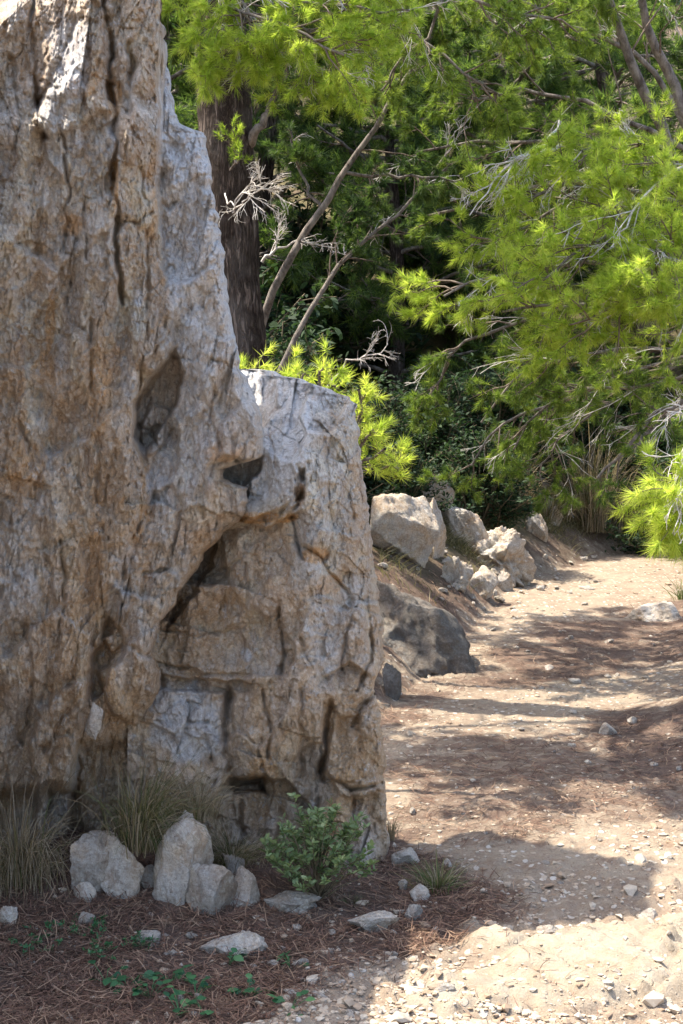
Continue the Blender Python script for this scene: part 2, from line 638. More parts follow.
def rock_body(name, xl, xr, y0, y1, ny, ucoords, depth, back, roundr, attrs, sil=3.0, seed=0, top_round=None, edge_drop=0.10, smooth_px=90):
    """closed rock: a carved front and a rougher back that meet along the outline"""
    py1 = np.linspace(y0, y1, ny)
    L = np.interp(py1, *zip(*xl))
    Rr = np.interp(py1, *zip(*xr))
    pj = np.stack([py1 / 9.0, py1 * 0, py1 * 0 + seed], -1)
    Rr = Rr + sil * fbm(pj, 4, 900 + seed, 0.6)
    u = ucoords[None, :]
    kw = max(3, int(smooth_px / (py1[1] - py1[0])))
    ker = np.hanning(kw * 2 + 1)
    ker /= ker.sum()
    Rs = np.convolve(np.pad(Rr, kw, 'edge'), ker, 'same')[kw:-kw]
    px = L[:, None] + (Rs - L)[:, None] * u
    px = px + (Rr - Rs)[:, None] * sstep(45, 0, Rs[:, None] - px)
    py = np.repeat(py1[:, None], len(ucoords), 1)
    if top_round:
        py = py + top_round(px) * sstep(y0 + 300, y0, py)
    Dp = depth(px, py)
    e = np.clip((Rr[:, None] - px) / roundr, 0, 1)
    Dp = Dp + edge_drop * (1 - np.sqrt(1 - (1 - e) ** 2))
    front = at(px, py, Dp)
    n, m = px.shape
    inner = slice(1, -1)
    ub = np.sin(np.pi * np.clip(u, 0, 1)) ** 0.5
    vb = np.sin(np.pi * np.linspace(0, 1, n))[:, None] ** 0.35
    Db = Dp + 0.02 + back * ub * vb * (1 + 0.25 * fbm(np.stack([px / 60, py / 60, 0 * px + 9], -1), 3, 7))
    ref = Db.max(axis=1, keepdims=True) * 0 + Dp.mean()
    bx = at(px, py, Dp)  # outline in the true plane of the rock, pushed straight back
    bk = bx.copy()
    bk[..., 1] += (Db - Dp)
    st = 4
    V = front.reshape(-1, 3)
    idf = np.arange(n * m).reshape(n, m)
    # coarse back sheet shares nothing but coincides at the rim
    ri = np.unique(np.concatenate([np.arange(0, n, st), [n - 1]]))
    ci = np.unique(np.concatenate([np.arange(0, m, st), [m - 1]]))
    Bk = bk[np.ix_(ri, ci)]
    idb = np.arange(Bk.shape[0] * Bk.shape[1]).reshape(Bk.shape[:2]) + n * m
    q = lambda I: np.stack([I[:-1, :-1], I[1:, :-1], I[1:, 1:], I[:-1, 1:]], -1).reshape(-1, 4)
    Fa = q(idf)
    Fb = q(idb)[:, ::-1]
    rim = []
    # stitch rim
    def stitch(fr, bk_i, fi):
        for a, b, i0, i1 in zip(bk_i[:-1], bk_i[1:], fi[:-1], fi[1:]):
            for k in range(i0, i1):
                rim.append((fr[k], fr[k + 1], a))
            rim.append((a, fr[i1], b))
    stitch(idf[0], idb[0], ci)
    stitch(idf[-1], idb[-1], ci)
    stitch(idf[:, 0], idb[:, 0], ri)
    stitch(idf[:, -1], idb[:, -1], ri)
    V = np.concatenate([V, Bk.reshape(-1, 3)])
    at_ = {}
    for k, fn in attrs.items():
        a = fn(px, py)
        at_[k] = np.concatenate([a.ravel(), a[np.ix_(ri, ci)].ravel()])
    me = mesh_np(name, V, [(Fa, 0), (Fb, 0), (np.array(rim), 0)], [ROCK_M], True, at_)
    return me


XA = [(-400, 168), (0, 163), (110, 158), (200, 158), (260, 162), (300, 168), (345, 174), (370, 160), (395, 141), (410, 133), (440, 134), (470, 146), (500, 153), (530, 141), (560, 126), (600, 114), (640, 98), (700, 84), (760, 74), (920, 60)]
XA_Y, XA_X = [a for a, b in XA], [b for a, b in XA]


def strat(px, py, s=0, k=1.0):
    """vertical fluting and roughness"""
    p = np.stack([px, py * 0.28, 0 * px], -1)
    p2 = np.stack([px, py * 0.6, 0 * px], -1)
    bx = px + 20 * fbm(np.stack([px / 70, py / 70, 0 * px], -1), 3, s + 3)
    pb = np.stack([bx, py * 0.20, 0 * px], -1)
    M = 0.30 + 0.85 * sstep(-0.25, 0.30, fbm(np.stack([px / 46, py / 80, 0 * px], -1), 3, s + 77))
    d = 0.055 * fbm(p / 42, 3, s + 1) - 0.024 * np.clip(fbm(pb / 22, 4, s + 11, 0.6, True) - 0.30, 0, 1)
    d = d + M * 0.017 * fbm(p2 / 10, 4, s + 21, 0.68) - 0.009 * np.clip(fbm(pb / 8, 3, s + 31, 0.6, True) - 0.2, 0, 1)
    d = d + M * 0.011 * fbm(np.stack([px, py * 0.8, 0 * px], -1) / 3.6, 3, s + 41, 0.75)
    return d * k


CLIFF_G = [
    ([(101, -20), (106, 30), (112, 60), (109, 90), (116, 120), (116, 180), (118, 260), (121, 305)], 3.2, 0.085),
    ([(106, 10), (111, 62)], 5, 0.05),
    ([(32, -30), (33, 50), (38, 90), (36, 112), (44, 140)], 3, 0.06),
    ([(84, 10), (62, 52), (50, 80), (38, 104)], 5, 0.05),
    ([(131, 45), (132, 82), (127, 112)], 5, 0.06),
    ([(88, 190), (92, 170), (82, 215), (88, 260)], 3, 0.035),
    ([(92, 320), (92, 400), (98, 450), (96, 500)], 3, 0.045),
    ([(20, 420), (42, 470), (30, 520)], 4, 0.03),
    ([(122, 223), (140, 222), (150, 212)], 2, 0.03), ([(116, 240), (118, 300)], 3, 0.04),
    ([(153, 498), (134, 540), (118, 585), (104, 600), (96, 640), (82, 690), (60, 725), (44, 748)], 5, 0.075),
    ([(137, 425), (150, 432), (158, 448)], 2, 0.035), ([(175, 425), (162, 445)], 2, 0.03),
    ([(214, 390), (214, 428), (222, 452)], 2, 0.035), ([(166, 352), (184, 356)], 2, 0.03),
    ([(212, 360), (226, 364)], 2, 0.03),
    ([(160, 203), (170, 208), (176, 202)], 3.5, 0.06),
    ([(120, 592), (142, 594)], 1.6, 0.035), ([(130, 580), (120, 592)], 1.6, 0.03),
    ([(110, 655), (128, 646), (150, 655)], 3.5, 0.06), ([(145, 575), (165, 570)], 2, 0.03),
    ([(80, 742), (78, 800), (80, 850)], 3.0, 0.06), ([(50, 790), (46, 850)], 3, 0.05), ([(102, 750), (104, 840)], 2.5, 0.05),
    ([(84, 806), (110, 806)], 2, 0.03),
    ([(10, 60), (22, 120), (12, 170)], 2.5, 0.03), ([(60, 130), (70, 190), (62, 250)], 2.5, 0.035),
    ([(148, 230), (146, 330), (138, 390)], 2.5, 0.03), ([(25, 620), (34, 690), (22, 740)], 3, 0.04),
    ([(62, 540), (66, 600), (56, 660)], 3, 0.04), ([(140, 160), (146, 200)], 3, 0.03),
]


def cliff_depth(px, py):
    xa = np.interp(py, XA_Y, XA_X) + 3 * fbm(np.stack([px / 14, py / 14, 0 * px], -1), 3, 44)
    q = px - xa
    d = 4.92 + 0 * px
    d = d - 1.2 * sstep(-10, -190, px)                       # off to the side, unseen, the face is swung forward to shade the foreground
    d = d + 0.9 * np.clip((28 - px) * 0.62 - (py - 2) * 0.8, 0, 60) / 100 * sstep(-60, 0, px)
    d = d + 0.0005 * np.clip(-py, 0, 500)                     # the top leans away a little
    d = d - 0.06 * np.exp(-((py - 470) / 240) ** 2)
    d = d + facets(px, py, [
        (15, 60, 0.02, 0.10, 0.02), (65, 60, -0.03, -0.12, -0.08), (75, 95, -0.05, 0.1, -0.15), (130, 60, 0.03, 0.12, 0),
        (90, 150, 0.0, 0.10, 0.05), (20, 180, -0.02, 0.1, -0.03), (60, 230, 0.02, -0.05, 0.0), (140, 170, 0.01, 0.16, 0),
        (140, 270, 0.0, 0.12, -0.05), (95, 290, 0.03, -0.06, 0.0), (30, 300, -0.03, 0.12, 0.03), (70, 390, 0.0, 0.08, 0.0),
        (20, 440, -0.03, 0.14, 0.04), (110, 480, 0.0, 0.16, 0.0), (60, 500, -0.04, 0.02, 0.0),
        (15, 600, -0.05, 0.1, 0.03), (85, 580, -0.02, 0.12, 0.06), (50, 660, -0.05, 0.16, 0.10), (10, 720, -0.03, 0.05, 0.12),
        (-60, 300, -0.02, 0.05, 0), (-150, 500, 0, 0, 0), (-150, 100, 0.02, 0, 0), (70, 730, -0.03, 0.2, 0.1)],
        16, 1.6, 1) * sstep(8, -2, q)
    # the paler slab behind the step
    step = np.interp(py, [-400, 0, 130, 300, 350, 380, 470, 520, 600, 800], [0.16, 0.16, 0.15, 0.13, 0.13, 0.15, 0.13, 0.09, 0.08, 0.06])
    slab = facets(px, py, [
        (185, 160, 0.02, 0.10, -0.20), (180, 175, 0.0, 0.1, 0.0), (190, 240, 0.02, 0.14, 0.0), (205, 300, 0.0, 0.22, 0.0), (190, 360, -0.03, 0.05, 0),
        (225, 385, -0.03, 0.18, 0.0), (240, 430, -0.04, 0.26, 0.0), (200, 430, -0.04, -0.05, 0), (150, 410, 0.03, -0.10, 0.0), (160, 455, 0.03, -0.05, -0.2),
        (185, 400, 0.0, -0.15, 0.0), (190, 490, -0.02, 0.02, 0.05), (230, 490, 0.05, 0.2, 0), (165, 520, 0.0, -0.02, -0.05),
        (190, 535, 0.02, 0.1, 0.1), (150, 570, 0.02, 0.05, 0.05), (132, 620, 0.0, 0.05, 0.1), (120, 690, -0.04, 0.15, 0.05, 3),
        (140, 655, -0.03, 0.2, 0.1), (105, 640, 0.06, 0.1, 0.0), (95, 700, 0.03, 0, 0), (108, 745, 0.08, 0.1, 0.1)], 10, 1.3, 2)
    d = d + (step + slab) * sstep(-3, 5, q)
    d = d + 0.12 * sstep(782, 800, py + 10 * fbm(np.stack([px / 30, py * 0, py * 0], -1), 2, 5)) * sstep(95, 60, px)
    d = d + 0.10 * sstep(735, 752, py) * sstep(60, 85, px)
    d = d + grooves(px, py, CLIFF_G)
    d = d + pit(px, py, [(176, 350), (152, 376), (136, 402), (132, 436), (146, 452), (160, 428), (176, 404), (184, 372)], 0.17, 2.5)
    d = d + pit(px, py, [(140, 430), (150, 402), (168, 410), (162, 446), (148, 456)], -0.06, 2, 1)
    d = d + pit(px, py, [(104, 600), (116, 588), (122, 604), (112, 634), (100, 640)], 0.08, 2.5, 2)
    d = d + pit(px, py, [(92, 655), (104, 640), (112, 655), (104, 690), (92, 700)], 0.10, 2.5, 3)
    d = d + pit(px, py, [(50, 792), (76, 790), (78, 850), (46, 850)], 0.08, 2, 4)
    d = d + pit(px, py, [(104, 178), (112, 160), (116, 190), (110, 206)], 0.06, 2, 5) + pit(px, py, [(106, 80), (114, 84), (116, 106), (108, 100)], 0.08, 2, 6)
    d = d + blobs(px, py, [(78, 95, 26, 16, -0.05), (72, 105, 30, 10, 0.02), (115, 95, 9, 16, 0.07), (60, 190, 22, 40, -0.03),
                           (130, 620, 14, 30, -0.02), (122, 690, 20, 34, -0.02), (120, 250, 14, 60, 0.02),
                           (30, 500, 30, 40, -0.02), (60, 780, 14, 25, -0.03), (80, 640, 30, 50, -0.03), (150, 735, 22, 30, 0.10),
                           (16, 110, 20, 60, -0.02)])
    k = 1 - 0.35 * sstep(0, 10, q)
    d = d + strat(px, py, 50) * k
    c1, e1 = chip(px, py, 34, 70, 0.018, 25)
    d = d + 0.6 * ledges(px, py, 34, 110, 5, 0.12, 1) + ledges(px, py, 13, 34, 4, 0.030, 2, -0.3)
    d = d + broken(px, py, 46, 120, 0.12, 61, -1, 1.0, 0.12, 0.12) + broken(px, py, 20, 44, 0.058, 62, 1, 1.0, 0.12, 0.2) + broken(px, py, 9, 17, 0.022, 63, -1, 1.0, 0.15, 0.1)
    c2, e2 = chip(px, py, 13, 26, 0.010, 6)
    c3, e3 = chip(px, py, 6, 9, 0.009, 7)
    d = d + c1 * k + c2 + c3
    return d


def amask(Bs, s=0):
    def f(px, py):
        n = fbm(np.stack([px / 15, py / 22, 0 * px], -1), 4, 600 + s, 0.6)
        m = 0
        for bx, by, rx, ry, a in Bs:
            q = np.sqrt(((px - bx) / rx) ** 2 + ((py - by) / ry) ** 2)
            m = np.maximum(m, a * sstep(1.12, 0.75, q + 0.45 * n))
        return m + 0 * px
    return f


def pale_cliff(px, py):
    xa = np.interp(py, XA_Y, XA_X)
    n = fbm(np.stack([px / 15, py / 22, 0 * px], -1), 4, 612, 0.6)
    a = sstep(-2, 6, px - xa + 6 * n) * np.interp(py, [0, 350, 430, 480, 560], [1, 0.95, 0.6, 0.35, 0.05])
    b = amask([(72, 60, 22, 50, 0.7), (75, 140, 8, 14, 0.8), (139, 300, 6, 9, 1), (111, 140, 7, 22, 0.7), (50, 110, 16, 34, 0.45), (63, 370, 8, 26, 0.45), (128, 375, 8, 22, 0.6), (30, 280, 26, 30, 0.35),
               (15, 590, 26, 36, 0.4), (118, 600, 12, 24, 0.6), (125, 560, 14, 16, 0.5), (70, 470, 26, 60, 0.18), (160, 480, 14, 30, 0.8), (125, 665, 10, 22, 0.6), (20, 700, 20, 20, 0.3), (55, 810, 12, 16, 0.4)], 3)(px, py)
    return np.maximum(a, b)


_oc = amask([(85, 85, 18, 12, 0.7), (115, 170, 4, 40, 0.8), (115, 100, 7, 16, 0.8), (40, 90, 6, 20, 0.5), (70, 225, 16, 14, 0.7), (40, 270, 12, 30, 0.35), (50, 320, 6, 34, 0.7), (45, 370, 14, 20, 0.6),
                     (100, 390, 14, 50, 0.5), (28, 470, 26, 34, 0.65), (60, 440, 10, 40, 0.4), (155, 470, 14, 7, 0.9), (180, 380, 8, 40, 0.5), (225, 452, 22, 10, 0.95),
                     (140, 560, 12, 40, 0.5), (60, 620, 18, 40, 0.45), (110, 680, 22, 50, 0.6), (30, 650, 14, 60, 0.4), (85, 770, 14, 50, 0.55), (150, 500, 12, 60, 0.55), (95, 550, 10, 60, 0.5),
                     (120, 740, 30, 40, 0.6), (200, 540, 26, 14, 0.6), (8, 420, 14, 60, 0.3), (10, 790, 30, 26, 0.6)], 9)



def ochre_cliff(px, py):
    n = fbm(np.stack([px / 30, py / 50, 0 * px], -1), 3, 640)
    return np.maximum(_oc(px, py), sstep(380, 640, py + 90 * n) * 0.38)


CL_R = [(-200, 120), (-190, 134), (-150, 146), (-60, 156), (0, 159), (40, 164), (75, 168), (110, 175), (124, 178), (129, 190), (133, 203), (145, 208), (180, 211), (250, 222), (330, 232),
        (365, 238), (380, 246), (405, 258), (425, 263), (458, 262), (464, 240), (470, 222), (480, 222), (488, 246), (500, 247), (512, 243), (522, 240), (532, 222), (543, 214), (552, 202), (562, 200), (575, 192), (590, 180), (610, 172), (622, 160),
        (640, 154), (655, 150), (662, 156), (672, 159), (690, 158), (705, 150), (725, 140), (735, 138), (760, 142), (800, 144), (920, 146)]
ul = np.concatenate([np.linspace(0, 0.62, 70, endpoint=False), np.linspace(0.62, 1, 400)])
me = rock_body('rock_face', [(-200, -480), (-140, -560), (920, -560)], CL_R, -200, 925, 950, ul, cliff_depth, 0.75, 12,
               {'pale': pale_cliff, 'ochre': ochre_cliff}, 4.5, 1, lambda x: 190 * sstep(60, -20, x) + 8 * fbm(np.stack([x / 22, 0 * x, 0 * x], -1), 4, 77))
# the upper, off-picture part of the outcrop leans back; keep the mesh as built
cliff = tag(link('rock_outcrop', me), 'tall fluted brown limestone outcrop with a pale slab along its sunlit edge', 'rock')

BLOCK_G = [
    ([(298, 505), (303, 485), (301, 470)], 3.5, 0.07), ([(303, 500), (292, 515), (300, 545), (303, 560)], 2.5, 0.05),
    ([(245, 493), (258, 497)], 1.5, 0.03), ([(250, 521), (275, 516), (302, 497)], 3, 0.035),
    ([(305, 545), (322, 560), (330, 575), (345, 590), (352, 603)], 2.5, 0.045), ([(352, 605), (345, 640), (340, 668)], 2, 0.035),
    ([(150, 660), (200, 672), (250, 676)], 2, 0.05), ([(280, 610), (284, 650), (282, 680)], 3, 0.05), ([(300, 640), (310, 668)], 2, 0.03),
    ([(247, 565), (248, 610), (250, 640)], 2, 0.03), ([(190, 585), (240, 560)], 2, 0.03), ([(160, 630), (200, 636), (245, 630)], 1.6, 0.03),
    ([(228, 690), (226, 740), (232, 780)], 5, 0.09), ([(232, 784), (262, 780), (262, 790)], 5, 0.10), ([(300, 690), (302, 760), (296, 790)], 4, 0.07),
    ([(330, 700), (326, 750), (322, 775)], 4, 0.08), ([(322, 778), (352, 790), (384, 786)], 2.6, 0.06), ([(352, 725), (362, 705), (380, 690)], 3, 0.05),
    ([(186, 700), (188, 722), (206, 724)], 2, 0.05), ([(205, 730), (212, 760)], 2, 0.04), ([(262, 690), (270, 730), (262, 770)], 3, 0.045),
    ([(318, 800), (316, 870)], 2.6, 0.05), ([(352, 792), (358, 850), (356, 890)], 2, 0.03), ([(366, 600), (372, 660), (358, 690)], 3, 0.05),
    ([(325, 440), (332, 520), (326, 560)], 2, 0.02), ([(345, 430), (352, 520)], 2, 0.02), ([(270, 430), (276, 470)], 1.6, 0.02),
    ([(240, 795), (242, 850)], 3, 0.05), ([(282, 800), (276, 850)], 3, 0.05), ([(150, 520), (180, 560), (176, 600)], 4, 0.06),
]


def block_depth(px, py):
    d = 5.0 + 0.14 * sstep(315, 255, px) * sstep(545, 470, py)
    S = [(290, 385, 0.42, 0.06, -0.48), (285, 440, 0.16, 0.05, -0.44), (262, 400, 0.40, -0.05, -0.40), (325, 408, 0.26, 0.14, -0.40),
         (270, 490, 0.00, 0.0, -0.16, 8), (236, 480, 0.06, 0, 0), (318, 470, 0.05, 0.30, 0.0, 8), (345, 500, 0.12, 0.30, 0.0, 5), (352, 430, 0.16, 0.36, -0.1),
         (335, 570, 0.06, 0.30, 0.0, 5), (368, 570, 0.22, 0.8, 0.0), (365, 640, 0.14, 0.55, 0.0, 4), (330, 640, 0.03, 0.22, 0.0, 4),
         (200, 620, 0.13, -0.10, 0.0, 14), (205, 560, 0.22, -0.2, 0.02, 3), (250, 555, 0.08, -0.08, -0.04, 5), (284, 545, 0.05, -0.08, -0.05, 3), (286, 600, 0.02, -0.05, 0.0, 3), (262, 640, 0.05, -0.06, 0.0), (225, 655, 0.11, -0.1, -0.05, 3),
         (170, 640, 0.18, 0.0, -0.05), (180, 700, 0.12, 0.05, -0.25, 4), (200, 745, 0.07, 0.1, -0.10, 4), (165, 760, 0.06, 0.0, -0.1), (215, 720, 0.14, 0.2, 0.0),
         (262, 715, 0.03, -0.2, 0.1, 3), (285, 740, 0.0, 0.1, 0.12, 4), (245, 760, 0.06, -0.1, 0.1), (250, 800, 0.22, 0.0, -0.15), (290, 810, 0.18, 0.0, -0.1),
         (314, 710, 0.02, 0.25, 0.06, 3), (345, 690, 0.10, 0.3, -0.2), (350, 755, 0.10, 0.2, -0.1, 4), (375, 740, 0.16, 0.5, 0.1), (310, 775, 0.10, 0.1, 0),
         (340, 840, 0.08, 0.16, -0.03, 8), (372, 840, 0.16, 0.55, 0.0, 4), (305, 850, 0.16, 0.1, -0.1), (220, 850, 0.10, 0.0, -0.1), (160, 860, 0.1, 0, -0.1)]
    d = d + facets(px, py, S, 7, 0.8, 8)
    d = d - 0.16 * sstep(165, 128, px) * sstep(690, 650, py) + (0.03 + 0.05 * sstep(300, 250, px)) * sstep(518, 524, py + 6 * fbm(np.stack([px / 20, px * 0, px * 0], -1), 2, 8) + (px - 250) * 0.35) * sstep(308, 298, px) * sstep(700, 640, py)
    d = d + grooves(px, py, BLOCK_G, 4)
    d = d + pit(px, py, [(214, 458), (262, 456), (258, 476), (240, 488), (216, 478)], 0.15, 2.5, 7)
    d = d + pit(px, py, [(196, 548), (216, 540), (212, 566), (196, 592), (180, 612), (166, 630)], 0.13, 2.5, 8)
    d = d + pit(px, py, [(228, 778), (262, 776), (266, 792), (232, 792)], 0.16, 2, 9)
    d = d + pit(px, py, [(324, 702), (336, 706), (326, 770), (318, 776)], 0.05, 2, 10)
    d = d + pit(px, py, [(296, 474), (304, 470), (303, 500), (296, 500)], 0.08, 2, 11)
    d = d + pit(px, py, [(150, 676), (252, 682), (246, 692), (152, 690)], 0.07, 2, 12)
    d = d + 0.6 * blobs(px, py, [(226, 585, 26, 40, -0.04), (316, 730, 10, 40, -0.03), (185, 775, 20, 16, -0.05),
                           (362, 655, 16, 40, -0.03), (245, 700, 12, 30, -0.04), (315, 553, 14, 9, 0.05)])
    top = sstep(505, 470, py) * sstep(318, 298, px + (py - 440) * 0.45)
    k = 1 - 0.55 * top
    smooth_in = 1 - 0.45 * sstep(40, 25, np.hypot((px - 205) * 0.7, py - 610))
    d = d + strat(px, py, 90, 0.55) * k * smooth_in
    c1, _ = chip(px, py, 40, 56, 0.016, 15)
    d = d + (0.5 * ledges(px, py, 50, 90, 5, 0.13, 3) + ledges(px, py, 16, 34, 4, 0.026, 4, -0.3)) * k
    d = d + k * broken(px, py, 58, 78, 0.14, 71, -1, 1.0, 0.10, 0.15) + k * broken(px, py, 23, 34, 0.062, 72, 1, 1.0, 0.10, 0.3) + broken(px, py, 10, 14, 0.021, 73, -1, 1.0, 0.15, 0.1)
    c2, _ = chip(px, py, 14, 20, 0.009, 16)
    c3, _ = chip(px, py, 6, 8, 0.008, 17)
    return d + (c1 + c2) * k + c3


def pale_block(px, py):
    n = fbm(np.stack([px / 15, py / 22, 0 * px], -1), 4, 613, 0.6)
    top = sstep(525, 490, py + 8 * n + (px - 250) * 0.3) * sstep(330, 300, px + (py - 440) * 0.35 + 10 * n) * 0.95
    rf = 0.12 * sstep(300, 320, px + 6 * n) * sstep(700, 600, py + 30 * n)
    return np.maximum.reduce([top, rf, amask([(190, 725, 34, 40, 0.75), (160, 700, 20, 14, 0.6), (330, 640, 26, 40, 0.4), (246, 655, 6, 8, 0.8), (360, 850, 20, 50, 0.35), (352, 590, 12, 20, 0.5)], 5)(px, py)])


_ob = amask([(262, 518, 34, 6, 0.95), (315, 555, 15, 10, 1), (330, 585, 16, 12, 0.6), (300, 490, 5, 16, 0.6), (200, 600, 50, 60, 0.3), (270, 560, 20, 50, 0.35), (262, 770, 20, 16, 0.7),
                     (340, 775, 26, 10, 0.7), (320, 850, 26, 40, 0.55), (300, 700, 20, 40, 0.45), (350, 750, 26, 22, 0.5), (250, 810, 26, 20, 0.6), (345, 810, 26, 14, 0.6), (240, 470, 12, 16, 0.7),
                     (370, 700, 12, 40, 0.4), (362, 480, 10, 60, 0.3)], 19)


def ochre_block(px, py):
    n = fbm(np.stack([px / 30, py / 50, 0 * px], -1), 3, 641)
    return np.maximum(_ob(px, py), sstep(500, 700, py + 90 * n) * 0.38)


BL_R = [(369, 256), (371, 276), (376, 284), (379, 304), (383, 311), (389, 330), (393, 336), (397, 349), (402, 352), (404, 357), (412, 355), (430, 360), (446, 359), (470, 363), (520, 370), (560, 375), (590, 379), (630, 383), (655, 384), (668, 381), (684, 374), (692, 374), (705, 378),
        (730, 382), (760, 385), (778, 384), (785, 386), (840, 388), (900, 392), (925, 393)]
ub_ = np.linspace(0, 1, 300)
me = rock_body('rock_block', [(369, 236), (380, 225), (400, 212), (470, 205), (520, 185), (560, 140), (640, 115), (700, 128), (925, 126)], BL_R, 369, 925, 640, ub_, block_depth, 0.38, 10,
               {'pale': pale_block, 'ochre': ochre_block}, 3.4, 4, smooth_px=8, edge_drop=0.07)
block = tag(link('rock_block', me), 'limestone block with sloping grey top and hollowed brown front, joined to the tall rock', 'rock')
# ------------------------------------------------------------------ stones and boulders
STONE_M = rock_material('pale_stone', vert=False, gain=1.42, attrs=False)
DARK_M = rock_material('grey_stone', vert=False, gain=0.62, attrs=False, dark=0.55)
TAN_M = rock_material('tan_stone', vert=False, gain=1.15, attrs=False)


def ico(sub):
    import bmesh
    bm = bmesh.new()
    bmesh.ops.create_icosphere(bm, subdivisions=sub, radius=1)
    V = np.array([v.co[:] for v in bm.verts])
    Ft = np.array([[v.index for v in f.verts] for f in bm.faces])
    bm.free()
    return V, Ft


ICO = {k: ico(k) for k in (1, 2, 3, 5, 6)}


def stone_mesh(name, dims, seed, sub=5, cuts=11, rough=0.09, lumps=0.0, mat=None, tilt=0.0, groove=0.0, taper=0.0, hard=(0.34, 0.80)):
    """a stone: sphere cut by random planes, then weathered. dims are full sizes x, y, z; origin at its base"""
    r = R(seed)
    V, Ft = ICO[sub]
    V = V.copy()
    N = r.normal(size=(cuts, 3))
    N /= np.linalg.norm(N, axis=1)[:, None]
    for n in N:
        h = r.uniform(*hard)
        dd = V @ n
        V = V - np.clip(dd - h, 0, None)[:, None] * n * 0.98
    nr = V / (np.linalg.norm(V, axis=1)[:, None] + 1e-9)
    if lumps:
        P = V * 2.1 + seed
        V = V + nr * (lumps * fbm(P, 3, seed))[:, None]
    if groove:
        P = V * np.array([2.4, 2.4, 1.3]) + seed * 1.7
        V = V - nr * (groove * np.clip(fbm(P, 3, seed + 9, 0.5, True) - 0.35, 0, 1))[:, None]
    V = V + nr * (rough * fbm(V * 4.0 + seed, 5, seed + 2, 0.65) + rough * 0.5 * np.clip(fbm(V * 9.0 + seed, 3, seed + 5, 0.6, True), -.4, 1))[:, None]
    if taper:
        V[:, :2] *= (1 - taper * (V[:, 2:3] + 0.8) / 1.6)
    if tilt:
        V[:, 0] = V[:, 0] + tilt * V[:, 2]
    mn, mx = V.min(0), V.max(0)
    V = (V - (mn + mx) / 2) / (mx - mn) * np.array(dims)
    V[:, 2] += dims[2] / 2
    return mesh_np(name, V, [(Ft, 0)], [mat or STONE_M], True)


def boulder(x0, x1, y0, y1, label, seed, mat=None, depth=0.9, sink=0.22, Yd=0.0, **k):
    """a stone that spans picture columns x0-x1 and rows y0-y1 where it stands on the ground"""
    p = hit((x0 + x1) / 2, y1)
    Yc = p[1] + Yd
    s = Yc / F
    wd, hh = (x1 - x0) * s, (y1 - y0) * s
    d = wd * depth
    hz = hh / (1 - sink)
    c = at((x0 + x1) / 2, y1, Yc)
    o = link('boulder' if wd > 0.25 else 'stone', stone_mesh('boulder', (wd, d, hz), seed, mat=mat, **k),
             loc=(c[0], Yc + d * 0.4, c[2] - hz * sink))
    tag(o, label, 'boulder' if wd > 0.25 else 'stone')
    return o


# at the foot of the big rock
boulder(70, 118, 836, 896, 'upright angular grey-white stone, left half of the split pair below the grass tuft', 7, TAN_M, cuts=9, lumps=0.12, sink=0.25, hard=(0.45, 0.7))
boulder(98, 144, 836, 899, 'pointed pale stone beside the split in the pair below the grass tuft', 17, STONE_M, cuts=9, lumps=0.1, sink=0.25, hard=(0.45, 0.7))
boulder(146, 212, 818, 904, 'large blue-grey blocky stone leaning under the grass tuft', 28, STONE_M, cuts=10, lumps=0.15, sink=0.25, hard=(0.45, 0.7))
boulder(180, 236, 868, 917, 'tan wedge-shaped stone leaning against the large blue-grey stone', 36, TAN_M, cuts=18, tilt=-0.25, taper=0.2, sink=0.3)
boulder(136, 158, 866, 891, 'small ochre stone wedged between the split pair and the large blue-grey stone', 41, TAN_M, cuts=12)
boulder(71, 96, 884, 904, 'small white stone lying in needles below the left dry tuft', 47, STONE_M, cuts=12)
boulder(-10, 17, 906, 929, 'rounded pale grey stone at the picture edge under the dry tuft', 52, STONE_M, cuts=10)
boulder(224, 261, 872, 907, 'pyramid-shaped grey stone left of the leafy green shrub', 63, STONE_M, cuts=18, tilt=-0.1, taper=0.4, sink=0.25)
boulder(219, 245, 852, 876, 'rounded grey stone standing behind the pyramid-shaped stone', 68, TAN_M, cuts=12)
boulder(262, 322, 897, 917, 'low flat two-lobed stone in front of the leafy green shrub', 71, TAN_M, cuts=9, lumps=0.3, depth=0.6)
boulder(346, 402, 915, 936, 'long low grey stone slanting out from the foot of the block', 74, STONE_M, cuts=9, lumps=0.3, depth=0.5)
boulder(196, 268, 938, 960, 'broad flat white slab in the needles below the leaning stones', 77, STONE_M, cuts=9, lumps=0.2, depth=0.7, sink=0.3)
boulder(391, 421, 850, 870, 'pale bluish stone beside the dry grass at the corner of the block', 81, STONE_M, cuts=12)
boulder(409, 431, 886, 903, 'small grey stone in needles under the little green tuft', 84, STONE_M, cuts=12)
boulder(398, 408, 880, 893, 'tiny tan stone standing against the corner of the block', 85, TAN_M, cuts=12)
boulder(404, 424, 905, 922, 'small tan stone at the lower corner of the needle mound', 88, TAN_M, cuts=12)
boulder(428, 459, 984, 1004, 'orange-tinted angular stone on the sunlit pebbles', 91, TAN_M, cuts=12, tilt=-0.3)
boulder(536, 563, 928, 948, 'rounded tan stone sitting at the rim of the pale outcrop', 94, TAN_M, cuts=8)
boulder(636, 660, 909, 926, 'small rounded stone at the tip of the rock shadow', 97, STONE_M, cuts=8)
boulder(132, 160, 933, 948, 'flat ochre stone among low green weeds', 99, TAN_M, cuts=10, depth=0.7)
boulder(76, 96, 914, 928, 'small tan stone in the needles below the small white stone', 101, TAN_M, cuts=10)
boulder(86, 103, 705, 742, 'white stone lodged in a crack of the tall outcrop', 104, STONE_M, cuts=8, sink=0.0)
o_lodged = sc.objects[-1] if False else COL.objects[-1]
c = at(94, 740, 4.84)
